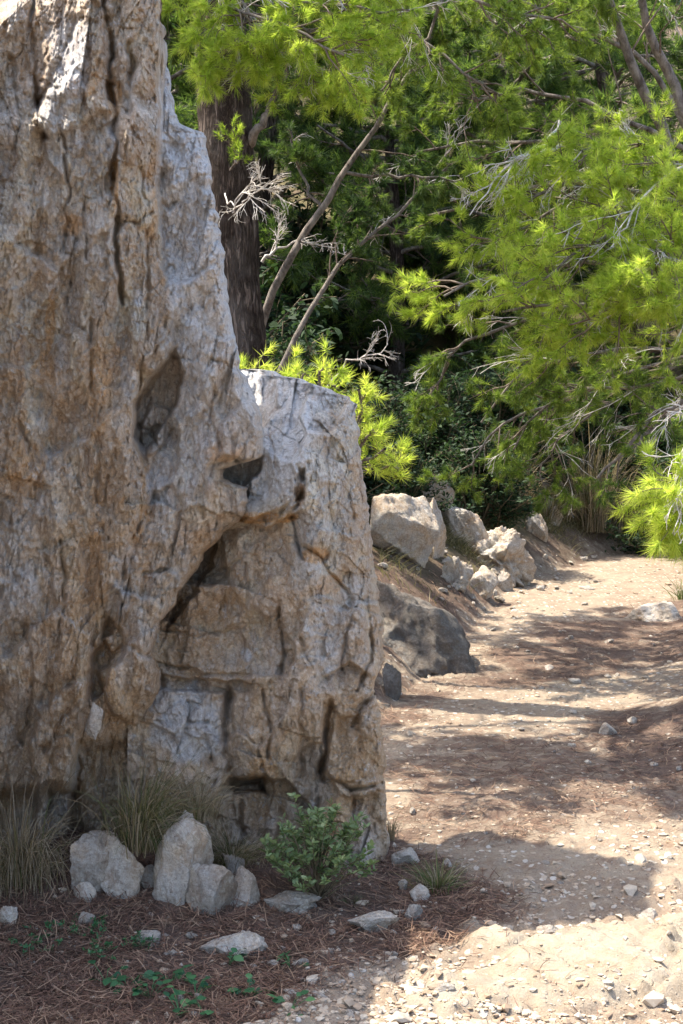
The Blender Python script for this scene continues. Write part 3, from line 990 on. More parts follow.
o_lodged.location = tuple(c)
o_lodged.scale = (0.8, 0.7, 0.75)
boulder(600, 618, 724, 737, 'rounded stone in shade on the needle-covered rise', 107, TAN_M, cuts=9)
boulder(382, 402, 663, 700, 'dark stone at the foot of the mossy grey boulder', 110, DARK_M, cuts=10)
# on the far bank
boulder(368, 442, 494, 566, 'rounded white speckled boulder topping the bank beside the block', 122, STONE_M, cuts=12, rough=0.07, depth=1.0, lumps=0.12, hard=(0.5, 0.8), sink=0.12)
boulder(420, 449, 498, 560, 'narrow pale boulder pressed against the rounded speckled one', 123, STONE_M, cuts=10, depth=1.4)
boulder(396, 456, 474, 524, 'grey slab rising behind the rounded speckled boulder', 126, STONE_M, cuts=9, depth=1.0)
boulder(434, 490, 502, 546, 'smooth sloping pale slab above the knobby white boulder', 131, STONE_M, cuts=8, depth=1.2, tilt=-0.5)
boulder(462, 540, 526, 582, 'knobby cracked white boulder in the middle of the bank', 135, STONE_M, cuts=16, lumps=0.35, rough=0.09, groove=0.35, sub=6, tilt=-0.3)
boulder(488, 535, 545, 586, 'low white lump at the foot of the knobby boulder', 136, STONE_M, cuts=14, lumps=0.3, rough=0.09, groove=0.3)
boulder(438, 474, 556, 590, 'jagged pale stone left of the knobby white boulder', 139, STONE_M, cuts=16, lumps=0.3, groove=0.3)
boulder(464, 500, 566, 597, 'jagged pale stone below the knobby white boulder', 143, STONE_M, cuts=14, lumps=0.2, tilt=-0.3)
boulder(496, 514, 572, 592, 'small wedge stone at the lower edge of the jagged stones', 144, TAN_M, cuts=12)
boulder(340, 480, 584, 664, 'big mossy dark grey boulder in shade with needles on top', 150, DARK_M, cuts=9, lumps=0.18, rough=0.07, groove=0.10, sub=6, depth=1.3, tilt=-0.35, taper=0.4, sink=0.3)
boulder(540, 564, 494, 524, 'white knobby stone standing among the bank grasses', 155, STONE_M, cuts=14, lumps=0.3)
boulder(526, 550, 508, 540, 'pale stone just below the standing knobby stone', 158, STONE_M, cuts=12, lumps=0.2)
boulder(466, 500, 470, 492, 'shaded pale rock under the hanging pine branches', 161, STONE_M, cuts=12)
boulder(520, 556, 468, 496, 'weathered rock half hidden behind the first dry tuft', 164, STONE_M, cuts=12)
boulder(628, 690, 604, 622, 'wide flat bedrock slab in the sunlit bend of the trail', 170, STONE_M, cuts=7, depth=1.6, sink=0.45)

# loose stones: a few shapes, many copies
rs = R(5)
shapes = [stone_mesh('loose_stone', (0.1, 0.085, 0.055 + 0.02 * rs.rand()), 300 + k, 3, 10, 0.05, 0.15, STONE_M if k % 3 else TAN_M) for k in range(10)]


def scatter(n, box, size, label, group, seed, ok=None):
    r = R(seed)
    k = 0
    while k < n:
        px, py = r.uniform(box[0], box[2]), r.uniform(box[1], box[3])
        if ok and not ok(px, py):
            continue
        p = hit(px, py)
        s = r.uniform(*size) * r.choice([0.7, 1, 1, 1.5])
        o = link('stone', shapes[r.randint(10)], loc=(p[0], p[1], gz(p[0], p[1], False) - 0.018 * s * 6),
                 rot=(r.uniform(-.3, .3), r.uniform(-.3, .3), r.uniform(0, 6.3)), scale=(s * 10 * r.uniform(.8, 1.3), s * 10 * r.uniform(.7, 1), s * 10 * r.uniform(.5, 1.1)))
        tag(o, label, 'stone', group)
        k += 1


scatter(45, (330, 935, 683, 1020), (0.018, 0.05), 'loose pale stone on the sunlit stony ground in front of the block', 'loose stones on the sunlit ground', 11)
scatter(60, (120, 920, 420, 1020), (0.016, 0.045), 'loose pale stone half sunk in the brown needles', 'loose stones in the needle litter', 12)
scatter(18, (0, 900, 150, 1020), (0.014, 0.03), 'small stone in the dark needles under the weeds', 'small stones under the weeds', 13)
scatter(34, (400, 745, 683, 900), (0.015, 0.04), 'small stone lying on the middle stretch of the trail', 'small stones on the trail', 14)
scatter(30, (400, 620, 683, 740), (0.02, 0.06), 'small stone lying on the shaded stretch of the trail', 'stones on the shaded trail', 15)
scatter(45, (440, 555, 600, 615), (0.04, 0.10), 'flat pale stone fallen from the bank to the trail edge', 'stones fallen along the trail edge', 16,
        lambda x, y: y < 625 - abs(x - 520) * 0.25)
scatter(25, (376, 520, 470, 570), (0.03, 0.07), 'small pale rubble stone between the bank boulders', 'rubble between the bank boulders', 17)
print('objects', len(COL.objects))

# fine gravel: nobody could count it
def gravel(n, seed):
    r = R(seed)
    V, Ft = ICO[1]
    px = r.uniform(-20, 700, n * 3)
    Y = 3.6 * (14 / 3.6) ** (r.rand(n * 3) ** 1.5)
    x = (px - 341.5) / F * Y
    m0 = np.stack([x, Y, 0 * x], -1)
    lit_, oc_, _ = masks(x, Y)
    clus = sstep(-0.5, 0.4, fbm(m0 * 2.4, 3, 88))
    pr = (1 - 0.82 * lit_) * (1 - 0.85 * oc_) * (0.25 + 0.75 * clus) * np.where(Y < 4.9, 1.0, 0.45)
    k = np.nonzero(r.rand(n * 3) < pr)[0][:n]
    x, Y = x[k], Y[k]
    n = len(x)
    z = gz(x, Y)
    s = np.exp(r.normal(-5.4, 0.5, n)) * (1 + 0.04 * Y)
    P = V[None] * (1 + 0.35 * r.normal(size=(n, len(V), 1)).clip(-1, 1))
    P = P * np.stack([s * r.uniform(.8, 1.5, n), s * r.uniform(.7, 1.2, n), s * r.uniform(.35, .8, n)], -1)[:, None]
    a = r.uniform(0, 6.3, n)
    ca, sa = np.cos(a)[:, None], np.sin(a)[:, None]
    P = np.stack([P[..., 0] * ca - P[..., 1] * sa, P[..., 0] * sa + P[..., 1] * ca, P[..., 2]], -1)
    P = P + np.stack([x, Y, z + s * 0.15], -1)[:, None]
    Fi = (Ft[None] + (np.arange(n) * len(V))[:, None, None]).reshape(-1, 3)
    tint = np.repeat(r.rand(n), len(V))
    t = NT('gravel')
    rp = t.n('ShaderNodeValToRGB')
    t.l(t.attr('tint'), rp.inputs[0])
    el = rp.color_ramp.elements
    el[0].color = (0.26, 0.18, 0.12, 1)
    el[1].color = (0.48, 0.43, 0.35, 1)
    e = el.new(0.45)
    e.color = (0.44, 0.36, 0.27, 1)
    nn = t.noise(t.coord(), 70, 4, 0.7)
    t.bsdf(t.mix(t.ramp(nn, 0.4, 0.6, 0, 0.35), rp.outputs[0], (0.22, 0.15, 0.10)), 0.9)
    me = mesh_np('gravel', P.reshape(-1, 3), [(Fi, 0)], [t.m], False, {'tint': tint})
    tag(link('gravel', me), kind='stuff')


gravel(11000, 21)


# ------------------------------------------------------------------ ribbons: needles, blades, leaves
def ribbons(P, W, r, side=None):
    """P (N,K,3) centre lines, W (N,K) full widths -> V, quads"""
    N, K, _ = P.shape
    d = P[:, -1] - P[:, 0]
    if side is None:
        side = r.normal(size=(N, 3))
    s = np.cross(d, side)
    s /= np.linalg.norm(s, axis=1)[:, None] + 1e-9
    o = s[:, None] * (W * 0.5)[..., None]
    V = np.stack([P - o, P + o], 2).reshape(-1, 3)
    b = np.arange(N)[:, None] * (2 * K) + np.arange(K - 1)[None] * 2
    Fq = np.stack([b, b + 1, b + 3, b + 2], -1).reshape(-1, 4)
    return V, Fq


def litter(n, seed):
    r = R(seed)
    px = r.uniform(-30, 700, n * 4)
    Y = 3.5 * (12 / 3.5) ** (r.rand(n * 4) ** 1.9)
    x = (px - 341.5) / F * Y
    lit_, oc_, _ = masks(x, Y)
    m0 = np.stack([x, Y, 0 * x], -1)
    pr = lit_ ** 1.5 * (1 - oc_) * (0.35 + 0.65 * sstep(-0.4, 0.3, fbm(m0 * 4, 3, 98))) + 0.006
    k = np.nonzero(r.rand(n * 4) < pr)[0][:n]
    x, Y = x[k], Y[k]
    n = len(x)
    a = r.uniform(0, 6.3, n)
    L = r.uniform(0.03, 0.085, n)
    dx, dy = np.cos(a) * L / 2, np.sin(a) * L / 2
    z0, z1 = gz(x - dx, Y - dy), gz(x + dx, Y + dy)
    lift = r.exponential(0.007, (2, n)) + 0.003
    A = np.stack([x - dx, Y - dy, z0 + lift[0]], -1)
    C = np.stack([x + dx, Y + dy, z1 + lift[1]], -1)
    M = (A + C) / 2 + np.stack([-dy, dx, L * 0.15], -1) * r.uniform(-.3, .3, n)[:, None]
    P = np.stack([A, M, C], 1)
    w_ = 0.0017 * (1 + 0.10 * Y)
    V, Fq = ribbons(P, np.stack([w_, w_, w_ * 0.4], 1), r, np.tile([0, 0, 1.0], (n, 1)) + r.normal(size=(n, 3)) * 0.3)
    m = leaf_mat('fallen_needles', [(0.06, 0.034, 0.024), (0.17, 0.09, 0.06), (0.34, 0.23, 0.15)], 0.05, 0.8)
    me = mesh_np('pine_needle_litter', V, [(Fq, 0)], [m], False, {'tint': np.repeat(r.rand(n) ** 1.3, 6)})
    tag(link('pine_needle_litter', me), kind='stuff')


litter(52000, 22)


def grass_mesh(n, h, spread, width, seed, droop=0.6, K=6, lean=(0, 0)):
    """a tuft of arching blades, origin at its foot"""
    r = R(seed)
    a = r.uniform(0, 2 * math.pi, n)
    rad = np.abs(r.normal(0, 0.26, n)) * spread
    out = r.uniform(0.05, 1.0, n) ** 0.8 * spread
    H = h * r.uniform(0.3, 1.0, n)
    t = np.linspace(0, 1, K)[None]
    hor = rad[:, None] + out[:, None] * t ** 1.5
    z = H[:, None] * (t * (1 + 0.35 * droop) - droop * (0.25 + 0.9 * r.rand(n)[:, None]) * t ** 2.6)
    wob = r.normal(0, 0.13, (n, 1)) * t ** 1.5
    x = hor * np.cos(a)[:, None] + wob * h + lean[0] * t ** 1.4
    y = hor * np.sin(a)[:, None] + wob * h * 0.5 + lean[1] * t ** 1.4
    P = np.stack([x, y, z], -1)
    W = width * (1 - t ** 2 * 0.9) * r.uniform(0.6, 1.2, n)[:, None]
    V, Fq = ribbons(P, W, r)
    return V, Fq, np.repeat(r.rand(n), 2 * K), t


GRASS_M = leaf_mat('green_grass', [(0.045, 0.06, 0.02), (0.10, 0.125, 0.04), (0.20, 0.17, 0.08), (0.34, 0.27, 0.17)], 0.3, 0.6)
DRY_M = leaf_mat('dry_grass', [(0.10, 0.085, 0.05), (0.24, 0.18, 0.11), (0.42, 0.34, 0.24), (0.33, 0.27, 0.2)], 0.3, 0.7)
TUFTG_M = leaf_mat('young_grass', [(0.06, 0.09, 0.03), (0.13, 0.17, 0.06), (0.22, 0.20, 0.09)], 0.3, 0.6)


def tuft(px, py, hpx, spx, n, label, seed, mat=None, dry=0.5, Y=None, droop=0.6, wd=0.0032, lean=(0, 0), cat='grass tuft', group=None):
    p = hit(px, py) if Y is None else at(px, py, Y)
    s = p[1] / F
    root = tag(link('grass_tuft', None, loc=tuple(p - np.array([0, 0, 0.01]))), label, cat, group)
    for nm, m, fr, sd in (('green_blades', mat or GRASS_M, 1 - dry, 0), ('dry_blades', DRY_M, dry, 1)):
        if fr > 0.02:
            V, Fq, tint, _ = grass_mesh(int(n * fr), hpx * s, spx * s, wd * (1 + 0.04 * p[1]), seed + sd, droop * (1 + 0.25 * sd), lean=(lean[0] * s, lean[1] * s))
            link(nm, mesh_np(nm, V, [(Fq, 0)], [m], True, {'tint': tint}), root)
    return root


tuft(18, 884, 104, 70, 800, 'large arching grass tuft with grey dry blades under the tall outcrop', 400, dry=0.8, droop=1.9, wd=0.0024)
tuft(140, 846, 104, 50, 800, 'grass tuft with dark green base growing above the leaning stones', 410, dry=0.34, droop=1.2, lean=(18, -10), wd=0.0024, Y=4.75)
tuft(196, 815, 60, 46, 380, 'wispy straw-coloured tuft between the green tuft and the block', 420, dry=0.95, droop=0.8, Y=4.86, wd=0.002)
tuft(232, 862, 42, 50, 500, 'soft low tuft of thin grey-green grass behind the pyramid-shaped stone', 430, dry=0.55, droop=0.9, Y=4.92, wd=0.0018)
tuft(438, 890, 40, 36, 260, 'little green tuft on the needle mound beside the trail', 440, mat=TUFTG_M, dry=0.4, droop=0.4, wd=0.003)
tuft(391, 838, 40, 16, 40, 'few straw stems sticking out behind the corner of the block', 450, dry=1.0, droop=0.8, wd=0.003, Y=5.5)
tuft(350, 905, 14, 18, 110, 'short fine grass at the base of the block by the leafy shrub', 455, mat=TUFTG_M, dry=0.2, droop=0.4, wd=0.0018)
tuft(506, 508, 70, 44, 520, 'tall dry grey tuft on the bank above the knobby boulder', 460, dry=0.8, droop=0.9, wd=0.004)
tuft(590, 530, 118, 56, 800, 'tallest dry tuft with upright brown stems at the trail bend', 470, dry=0.75, droop=0.6, wd=0.004)
tuft(628, 542, 70, 50, 500, 'green and straw tuft behind the tallest dry one', 480, dry=0.5, droop=0.9, wd=0.004)
tuft(548, 520, 46, 40, 300, 'low tuft between the two tall dry ones', 485, dry=0.5, droop=0.9, wd=0.004)
tuft(476, 500, 44, 30, 300, 'dark low tuft between the slabs under the pine branches', 488, dry=0.4, droop=0.9, wd=0.004)
tuft(683, 600, 30, 20, 90, 'green weed tuft at the bend of the trail by the picture edge', 490, mat=TUFTG_M, dry=0.1, droop=0.4, wd=0.004)


def bank_grass(n, seed):
    r = R(seed)
    px = r.uniform(380, 700, n * 5)
    py = r.uniform(470, 560, n * 5)
    Y = r.uniform(10.3, 16.5, n * 5)
    x = (px - 341.5) / F * Y
    _, _, g_ = masks(x, Y)
    m0 = np.stack([x, Y, 0 * x], -1)
    k = np.nonzero((r.rand(n * 5) < g_ * sstep(-0.35, 0.4, fbm(m0 * 1.5, 3, 95))))[0][:n]
    x, Y = x[k], Y[k]
    n = len(x)
    a = r.uniform(0, 6.3, n)
    t = np.linspace(0, 1, 4)[None]
    L = r.uniform(0.04, 0.16, n)[:, None]
    P = np.stack([x[:, None] + np.cos(a)[:, None] * L * t ** 1.6, Y[:, None] + np.sin(a)[:, None] * L * t ** 1.6, gz(x, Y)[:, None] + L * (t - 0.3 * t ** 2)], -1)
    V, Fq = ribbons(P, 0.006 * (1 - t * 0.8) * np.ones((n, 1)), r)
    me = mesh_np('bank_grass', V, [(Fq, 0)], [leaf_mat('bank_grass', [(0.07, 0.08, 0.03), (0.17, 0.15, 0.07), (0.30, 0.25, 0.15)], 0.3, 0.7)], True, {'tint': np.repeat(r.rand(n), 8)})
    tag(link('bank_grass', me), kind='stuff')


bank_grass(26000, 30)


# ------------------------------------------------------------------ leafy plants
def leaves(pos, dirs, L, W, r, up=0.3, K=5, cup=0.15):
    """one broad leaf per row"""
    n = len(pos)
    t = np.linspace(0, 1, K)[None]
    d = dirs / (np.linalg.norm(dirs, axis=1)[:, None] + 1e-9)
    P = pos[:, None] + d[:, None] * (L[:, None] * t)[..., None]
    P[..., 2] += (L[:, None] * (up * t - cup * 2 * t ** 2))
    prof = np.interp(np.linspace(0, 1, K), [0, 0.12, 0.4, 0.7, 1], [0.12, 0.6, 1, 0.8, 0.05])
    side = np.tile([0, 0, 1.0], (n, 1)) + r.normal(size=(n, 3)) * 0.45
    return ribbons(P, W[:, None] * prof[None], r, side)


def tubes(polys, rads, sides=5):
    """polys (N,K,3), rads (N,K) -> one set of tapered tubes"""
    N, K, _ = polys.shape
    d = np.gradient(polys, axis=1)
    d /= np.linalg.norm(d, axis=2)[..., None] + 1e-9
    ref = np.where(np.abs(d[..., 2:3]) < 0.9, np.array([0, 0, 1.0]), np.array([1.0, 0, 0]))
    ref = np.broadcast_to(ref[:, :1], d.shape)
    u = np.cross(d, ref)
    u /= np.linalg.norm(u, axis=2)[..., None] + 1e-9
    v = np.cross(d, u)
    a = np.linspace(0, 2 * math.pi, sides, endpoint=False)
    ring = polys[:, :, None] + rads[:, :, None, None] * (u[:, :, None] * np.cos(a)[None, None, :, None] + v[:, :, None] * np.sin(a)[None, None, :, None])
    V = ring.reshape(-1, 3)
    b = (np.arange(N)[:, None, None] * K + np.arange(K - 1)[None, :, None]) * sides
    j = np.arange(sides)[None, None]
    j2 = (j + 1) % sides
    Fq = np.stack([b + j, b + j2, b + sides + j2, b + sides + j], -1).reshape(-1, 4)
    return V, Fq


def merge(parts):
    V, Fs, off = [], [], 0
    for v, f in parts:
        V.append(v)
        Fs.append(f + off)
        off += len(v)
    return np.concatenate(V), np.concatenate(Fs)


SHRUB_M = leaf_mat('shrub_leaf', [(0.07, 0.11, 0.045), (0.17, 0.235, 0.10), (0.32, 0.39, 0.20)], 0.3, 0.5)
STEM_M = simple_mat('green_stem', (0.10, 0.08, 0.05), (0.20, 0.16, 0.10), 40)
WEED_M = leaf_mat('weed_leaf', [(0.02, 0.08, 0.032), (0.045, 0.14, 0.055), (0.09, 0.20, 0.075)], 0.25, 0.45)


def leafy_shrub(p, h, sp, nst, label, seed, leafL=0.034, mat=None, name='leafy_shrub', per=16, side=(0, 0)):
    r = R(seed)
    root = tag(link(name, None, loc=tuple(p)), label, 'shrub')
    K = 8
    t = np.linspace(0, 1, K)[None]
    a = r.uniform(0, 6.28, nst)
    out = sp * r.uniform(0.15, 1, nst)
    H = h * r.uniform(0.35, 1, nst) * (1 - 0.35 * (out / sp) ** 2)
    x = (np.cos(a) * out)[:, None] * t ** 1.2 + side[0] * t * r.rand(nst)[:, None]
    y = (np.sin(a) * out)[:, None] * t ** 1.2 + side[1] * t
    z = H[:, None] * t ** 0.9
    P = np.stack([x, y, z], -1) + r.normal(0, 0.004, (nst, K, 3)) * (t > 0)[..., None]
    V, Fq = tubes(P, 0.0028 * (1.2 - t) * np.ones((nst, 1)), 4)
    link('stems', mesh_np('stems', V, [(Fq, 0)], [STEM_M], True), root)
    k = r.randint(0, nst, nst * per)
    tt = 1 - np.abs(r.normal(0, 0.18, len(k)))
    tt = np.clip(tt, 0.1, 1)
    f = tt * (K - 1)
    i = np.minimum(f.astype(int), K - 2)
    pos = P[k, i] + (P[k, i + 1] - P[k, i]) * (f - i)[:, None]
    dr = r.normal(size=(len(k), 3))
    dr[:, 2] = np.abs(dr[:, 2]) * 0.5 + 0.2
    L = leafL * r.uniform(0.6, 1.15, len(k))
    V, Fq = leaves(pos, dr, L, L * 0.42, r)
    st = np.repeat(np.clip(r.normal(0.5, 0.2, len(k)) + 0.25 * (tt - 0.7), 0, 1), 10)
    link('foliage', mesh_np('foliage', V, [(Fq, 0)], [mat or SHRUB_M], True, {'tint': st}), root)
    return root


p = at(318, 903, 4.72)
leafy_shrub((p[0], p[1], p[2] + 0.0), 0.385, 0.21, 90, 'grey-green leafy shrub growing at the foot of the block', 500, 0.030, per=22)
r_ = R(77)
weeds = [(106, 985, 5), (128, 991, 5), (150, 1001, 6), (172, 985, 7), (196, 1000, 6), (205, 1018, 4), (248, 1000, 6), (229, 967, 5), (290, 970, 4), (290, 1014, 5), (180, 1018, 4)]
for i, (a, b, n) in enumerate(weeds):
    p = hit(a, b)
    r = R(600 + i)
    root = tag(link('broadleaf_weed', None, loc=tuple(p)), 'small bright broadleaf weed growing low in the brown needles', 'weed', 'broadleaf weeds in the needles')
    n = int(n * 1.9)
    ang = r.uniform(0, 6.28, n)
    K = 5
    t = np.linspace(0, 1, K)[None]
    o_ = r.uniform(0.012, 0.055, n)[:, None]
    hh = r.uniform(0.015, 0.05, n)[:, None]
    P = np.stack([np.cos(ang)[:, None] * o_ * t, np.sin(ang)[:, None] * o_ * t, hh * t ** 0.7], -1)
    V, Fq = tubes(P, 0.001 * np.ones((n, K)), 4)
    link('stems', mesh_np('stems', V, [(Fq, 0)], [WEED_M], True, {'tint': np.full(len(V), .8)}), root)
    dr = np.stack([np.cos(ang), np.sin(ang), 0.1 + 0 * ang], -1) + r.normal(0, .2, (n, 3))
    L = r.uniform(0.018, 0.042, n)
    V, Fq = leaves(P[:, -1], dr, L, L * 0.85, r, 0.15)
    link('leaves', mesh_np('leaves', V, [(Fq, 0)], [WEED_M], True, {'tint': np.repeat(r.rand(n), 10)}), root)
for i, (a, b, sp) in enumerate([(60, 938, .14), (30, 950, .10), (100, 958, .10), (95, 935, 0.09), (140, 950, .07)]):
    p = hit(a, b)
    leafy_shrub(tuple(p), 0.05, sp, 16, 'fine-leaved dark green creeping weed among the needles', 640 + i, 0.013, WEED_M, 'creeping_weed', 12)
    COL.objects[-1].parent['group'] = 'creeping weeds in the needles'
    COL.objects[-1].parent['category'] = 'weed'
# ------------------------------------------------------------------ pines
BARK_M = NT('pine_bark')
t = BARK_M
cv = t.coord((1, 1, 0.32))
wv_ = t.n('ShaderNodeVectorMath', operation='ADD')
wn = t.n('ShaderNodeTexNoise')
t.l(cv, wn.inputs['Vector'])
wn.inputs['Scale'].default_value = 14
wn.inputs['Detail'].default_value = 6
ws = t.n('ShaderNodeVectorMath', operation='SCALE')
t.l(wn.outputs['Color'], ws.inputs[0])
ws.inputs['Scale'].default_value = 0.11
t.l(ws.outputs[0], wv_.inputs[0])
t.l(cv, wv_.inputs[1])
vv = t.math('MULTIPLY', t.math('ABSOLUTE', t.math('SUBTRACT', t.noise(t.coord((1, 1, 0.16)), 26, 5, 0.7, 0.6), 0.5)), 1.6)
nb = t.noise(cv, 14, 7, 0.7, 0.5)
col = t.mix(t.ramp(nb, 0.35, 0.65), (0.085, 0.058, 0.045), (0.21, 0.165, 0.14))
col = t.mix(t.ramp(vv, 0.0, 0.14, 0.8, 0), col, (0.03, 0.022, 0.018))
col = t.mix(t.ramp(t.noise(t.coord(), 3.0, 4, 0.6), 0.5, 0.65, 0, 0.5), col, (0.27, 0.235, 0.21))
h = t.math('ADD', t.ramp(vv, 0.0, 0.16), t.math('MULTIPLY', nb, 0.8))
t.bsdf(col, 0.95, t.bump(h, 1.0, 0.03), 0.1)
BARK_M = t.m
BRANCH_M = simple_mat('branch_bark', (0.09, 0.065, 0.05), (0.24, 0.19, 0.15), 18, 0.9, 0.01, (1, 1, 0.5))
LIMB_M = simple_mat('limb_bark', (0.07, 0.055, 0.045), (0.27, 0.235, 0.205), 22, 0.9, 0.02, (1, 1, 0.5))
DEAD_M = simple_mat('dead_twig', (0.33, 0.29, 0.25), (0.72, 0.69, 0.65), 30, 0.85)
BRIGHT_M = leaf_mat('pine_needles_sun_tinted', [(0.12, 0.19, 0.03), (0.29, 0.375, 0.055), (0.50, 0.54, 0.12)], 0.58, 0.45, 1.7)  # brighter needle copy: new growth, with sunlight painted into the colour
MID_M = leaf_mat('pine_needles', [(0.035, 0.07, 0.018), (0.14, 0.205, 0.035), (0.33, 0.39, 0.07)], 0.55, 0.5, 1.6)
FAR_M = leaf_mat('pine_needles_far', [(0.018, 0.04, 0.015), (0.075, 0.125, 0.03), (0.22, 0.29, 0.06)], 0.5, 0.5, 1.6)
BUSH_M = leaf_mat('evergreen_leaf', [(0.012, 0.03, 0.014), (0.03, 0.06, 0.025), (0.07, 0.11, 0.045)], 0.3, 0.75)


def resample(pts, K):
    pts = np.asarray(pts, float)
    n = len(pts)
    u = np.linspace(0, n - 1, K)
    # Catmull-Rom
    Pp = np.vstack([2 * pts[0] - pts[1], pts, 2 * pts[-1] - pts[-2]])
    i = np.minimum(u.astype(int), n - 2)
    f = (u - i)[:, None]
    p0, p1, p2, p3 = Pp[i], Pp[i + 1], Pp[i + 2], Pp[i + 3]
    return 0.5 * (2 * p1 + (p2 - p0) * f + (2 * p0 - 5 * p1 + 4 * p2 - p3) * f ** 2 + (3 * p1 - p0 - 3 * p2 + p3) * f ** 3)


def evalp(P, k, t):
    K = P.shape[1]
    f = t * (K - 1)
    i = np.minimum(f.astype(int), K - 2)
    a, b = P[k, i], P[k, i + 1]
    d = b - a
    return a + d * (f - i)[:, None], d / (np.linalg.norm(d, axis=1)[:, None] + 1e-9)


def spawn(P, per, ratio, ang, r, K=5, bias=(0, 0, 0), curl=0.25, t0=0.2, t1=1.0, minlen=0.05, absl=None):
    """children branches of the polylines P"""
    N = len(P)
    k = np.repeat(np.arange(N), per)
    t = r.uniform(t0, t1, len(k))
    p, d = evalp(P, k, t)
    L0 = np.linalg.norm(np.diff(P, axis=1), axis=2).sum(1)[k]
    L = np.full(len(k), absl) if absl else np.maximum(L0 * ratio * (1.15 - 0.6 * t), minlen)
    L = L * r.uniform(0.6, 1.25, len(k))
    q = r.normal(size=(len(k), 3))
    q -= (q * d).sum(1)[:, None] * d
    q /= np.linalg.norm(q, axis=1)[:, None] + 1e-9
    a = np.radians(ang) * r.uniform(0.6, 1.3, len(k))
    dd = d * np.cos(a)[:, None] + q * np.sin(a)[:, None] + np.array(bias)
    dd /= np.linalg.norm(dd, axis=1)[:, None]
    C = np.zeros((len(k), K, 3))
    C[:, 0] = p
    step = (L / (K - 1))[:, None]
    for j in range(1, K):
        C[:, j] = C[:, j - 1] + dd * step
        dd = dd + r.normal(0, curl, dd.shape) + np.array(bias) * 0.3
        dd /= np.linalg.norm(dd, axis=1)[:, None]
    return C


def needles(pos, ax, n, L, wd, r, shoot=0.08, spread=(15, 88)):
    N = len(pos)
    u = r.rand(N, n, 1)
    q = r.normal(size=(N, n, 3))
    d = ax[:, None]
    q -= (q * d).sum(2)[..., None] * d
    q /= np.linalg.norm(q, axis=2)[..., None] + 1e-9
    a = np.radians(r.uniform(spread[0], spread[1], (N, n, 1))) * (1.15 - 0.75 * u)
    nd = d * np.cos(a) + q * np.sin(a)
    b = pos[:, None] + d * (u - 0.5) * shoot
    ln = L * r.uniform(0.65, 1.1, (N, n, 1)) * (r.uniform(0.75, 1.15, (N, 1, 1)))
    tip = b + nd * ln
    tip[..., 2] -= 0.08 * L
    s = np.cross(nd, r.normal(size=nd.shape))
    s /= np.linalg.norm(s, axis=2)[..., None] + 1e-9
    s *= wd * 0.5
    V = np.stack([b - s, b + s, tip], 2).reshape(-1, 3)
    Ft = np.arange(len(V)).reshape(-1, 3)
    return V, Ft


def taper(P, r0, r1):
    K = P.shape[1]
    t = np.linspace(0, 1, K)[None]
    r0 = np.broadcast_to(np.asarray(r0, float), (len(P),))[:, None]
    return r0 * (1 - t) + r1 * t


def spray(limbs, r, n1=9, n2=6, n3=0, tn=4, l1=0.42, l2=0.40, nee=24, L=0.060, wd=0.0030, bias=(0, 0, -0.05), dead=0.0,
          shoot=0.04, ang=48, t0=0.15, tintc=0.5, tsp=0.2, deadlen=0.3, r2=0.0034):
    """limbs (N,K,3) -> dict of geometry: limb twigs, needle tufts, bare dead twigs"""
    out = {}
    B1 = spawn(limbs, n1, l1, ang, r, 6, bias, 0.20, t0)
    B2 = spawn(B1, n2, l2, 45, r, 5, bias, 0.22, 0.25, 1.0, 0.10)
    tw = [tubes(B1, taper(B1, r2 * 1.8, r2 * 0.5), 4), tubes(B2, taper(B2, r2 * 0.7, r2 * 0.35), 3)]
    src = [B1, B2]
    k = np.repeat(np.arange(len(B2)), tn + 1)
    t = 1 - np.abs(r.normal(0, 0.30, len(k)))
    t = np.clip(t, 0.1, 1)
    pos, ax = evalp(B2, k, t)
    k1 = np.repeat(np.arange(len(B1)), max(1, tn // 2))
    t1_ = r.uniform(0.6, 1, len(k1))
    p1, a1 = evalp(B1, k1, t1_)
    pos, ax = np.concatenate([pos, p1]), np.concatenate([ax, a1])
    ax = ax + r.normal(0, 0.35, ax.shape) + np.array([0, 0, 0.22])
    ax /= np.linalg.norm(ax, axis=1)[:, None]
    ti = np.clip(r.normal(tintc, tsp, len(pos)), 0, 1)
    V, Ft = needles(pos, ax, nee, L, wd, r, shoot)
    tint = np.clip(np.repeat(ti, nee) + r.normal(0, 0.08, len(pos) * nee), 0, 1)
    out['needles'] = (V, Ft, np.repeat(tint, 3))
    out['twigs'] = tw
    if dead:
        nd = max(1, int(len(limbs) * dead))
        D1 = spawn(limbs, max(1, int(dead)), deadlen, 45, r, 7, (0, 0, -0.12), 0.11, 0.3)
        D2 = spawn(D1, 5, 0.5, 32, r, 6, (0, 0, -0.14), 0.14, 0.1)
        D3 = spawn(D2, 3, 0.55, 34, r, 5, (0, 0, -0.12), 0.16, 0.2)
        out['dead'] = [tubes(D1, taper(D1, 0.0036, 0.0017), 4), tubes(D2, taper(D2, 0.0024, 0.0014), 3), tubes(D3, taper(D3, 0.0016, 0.001), 3)]
    return out


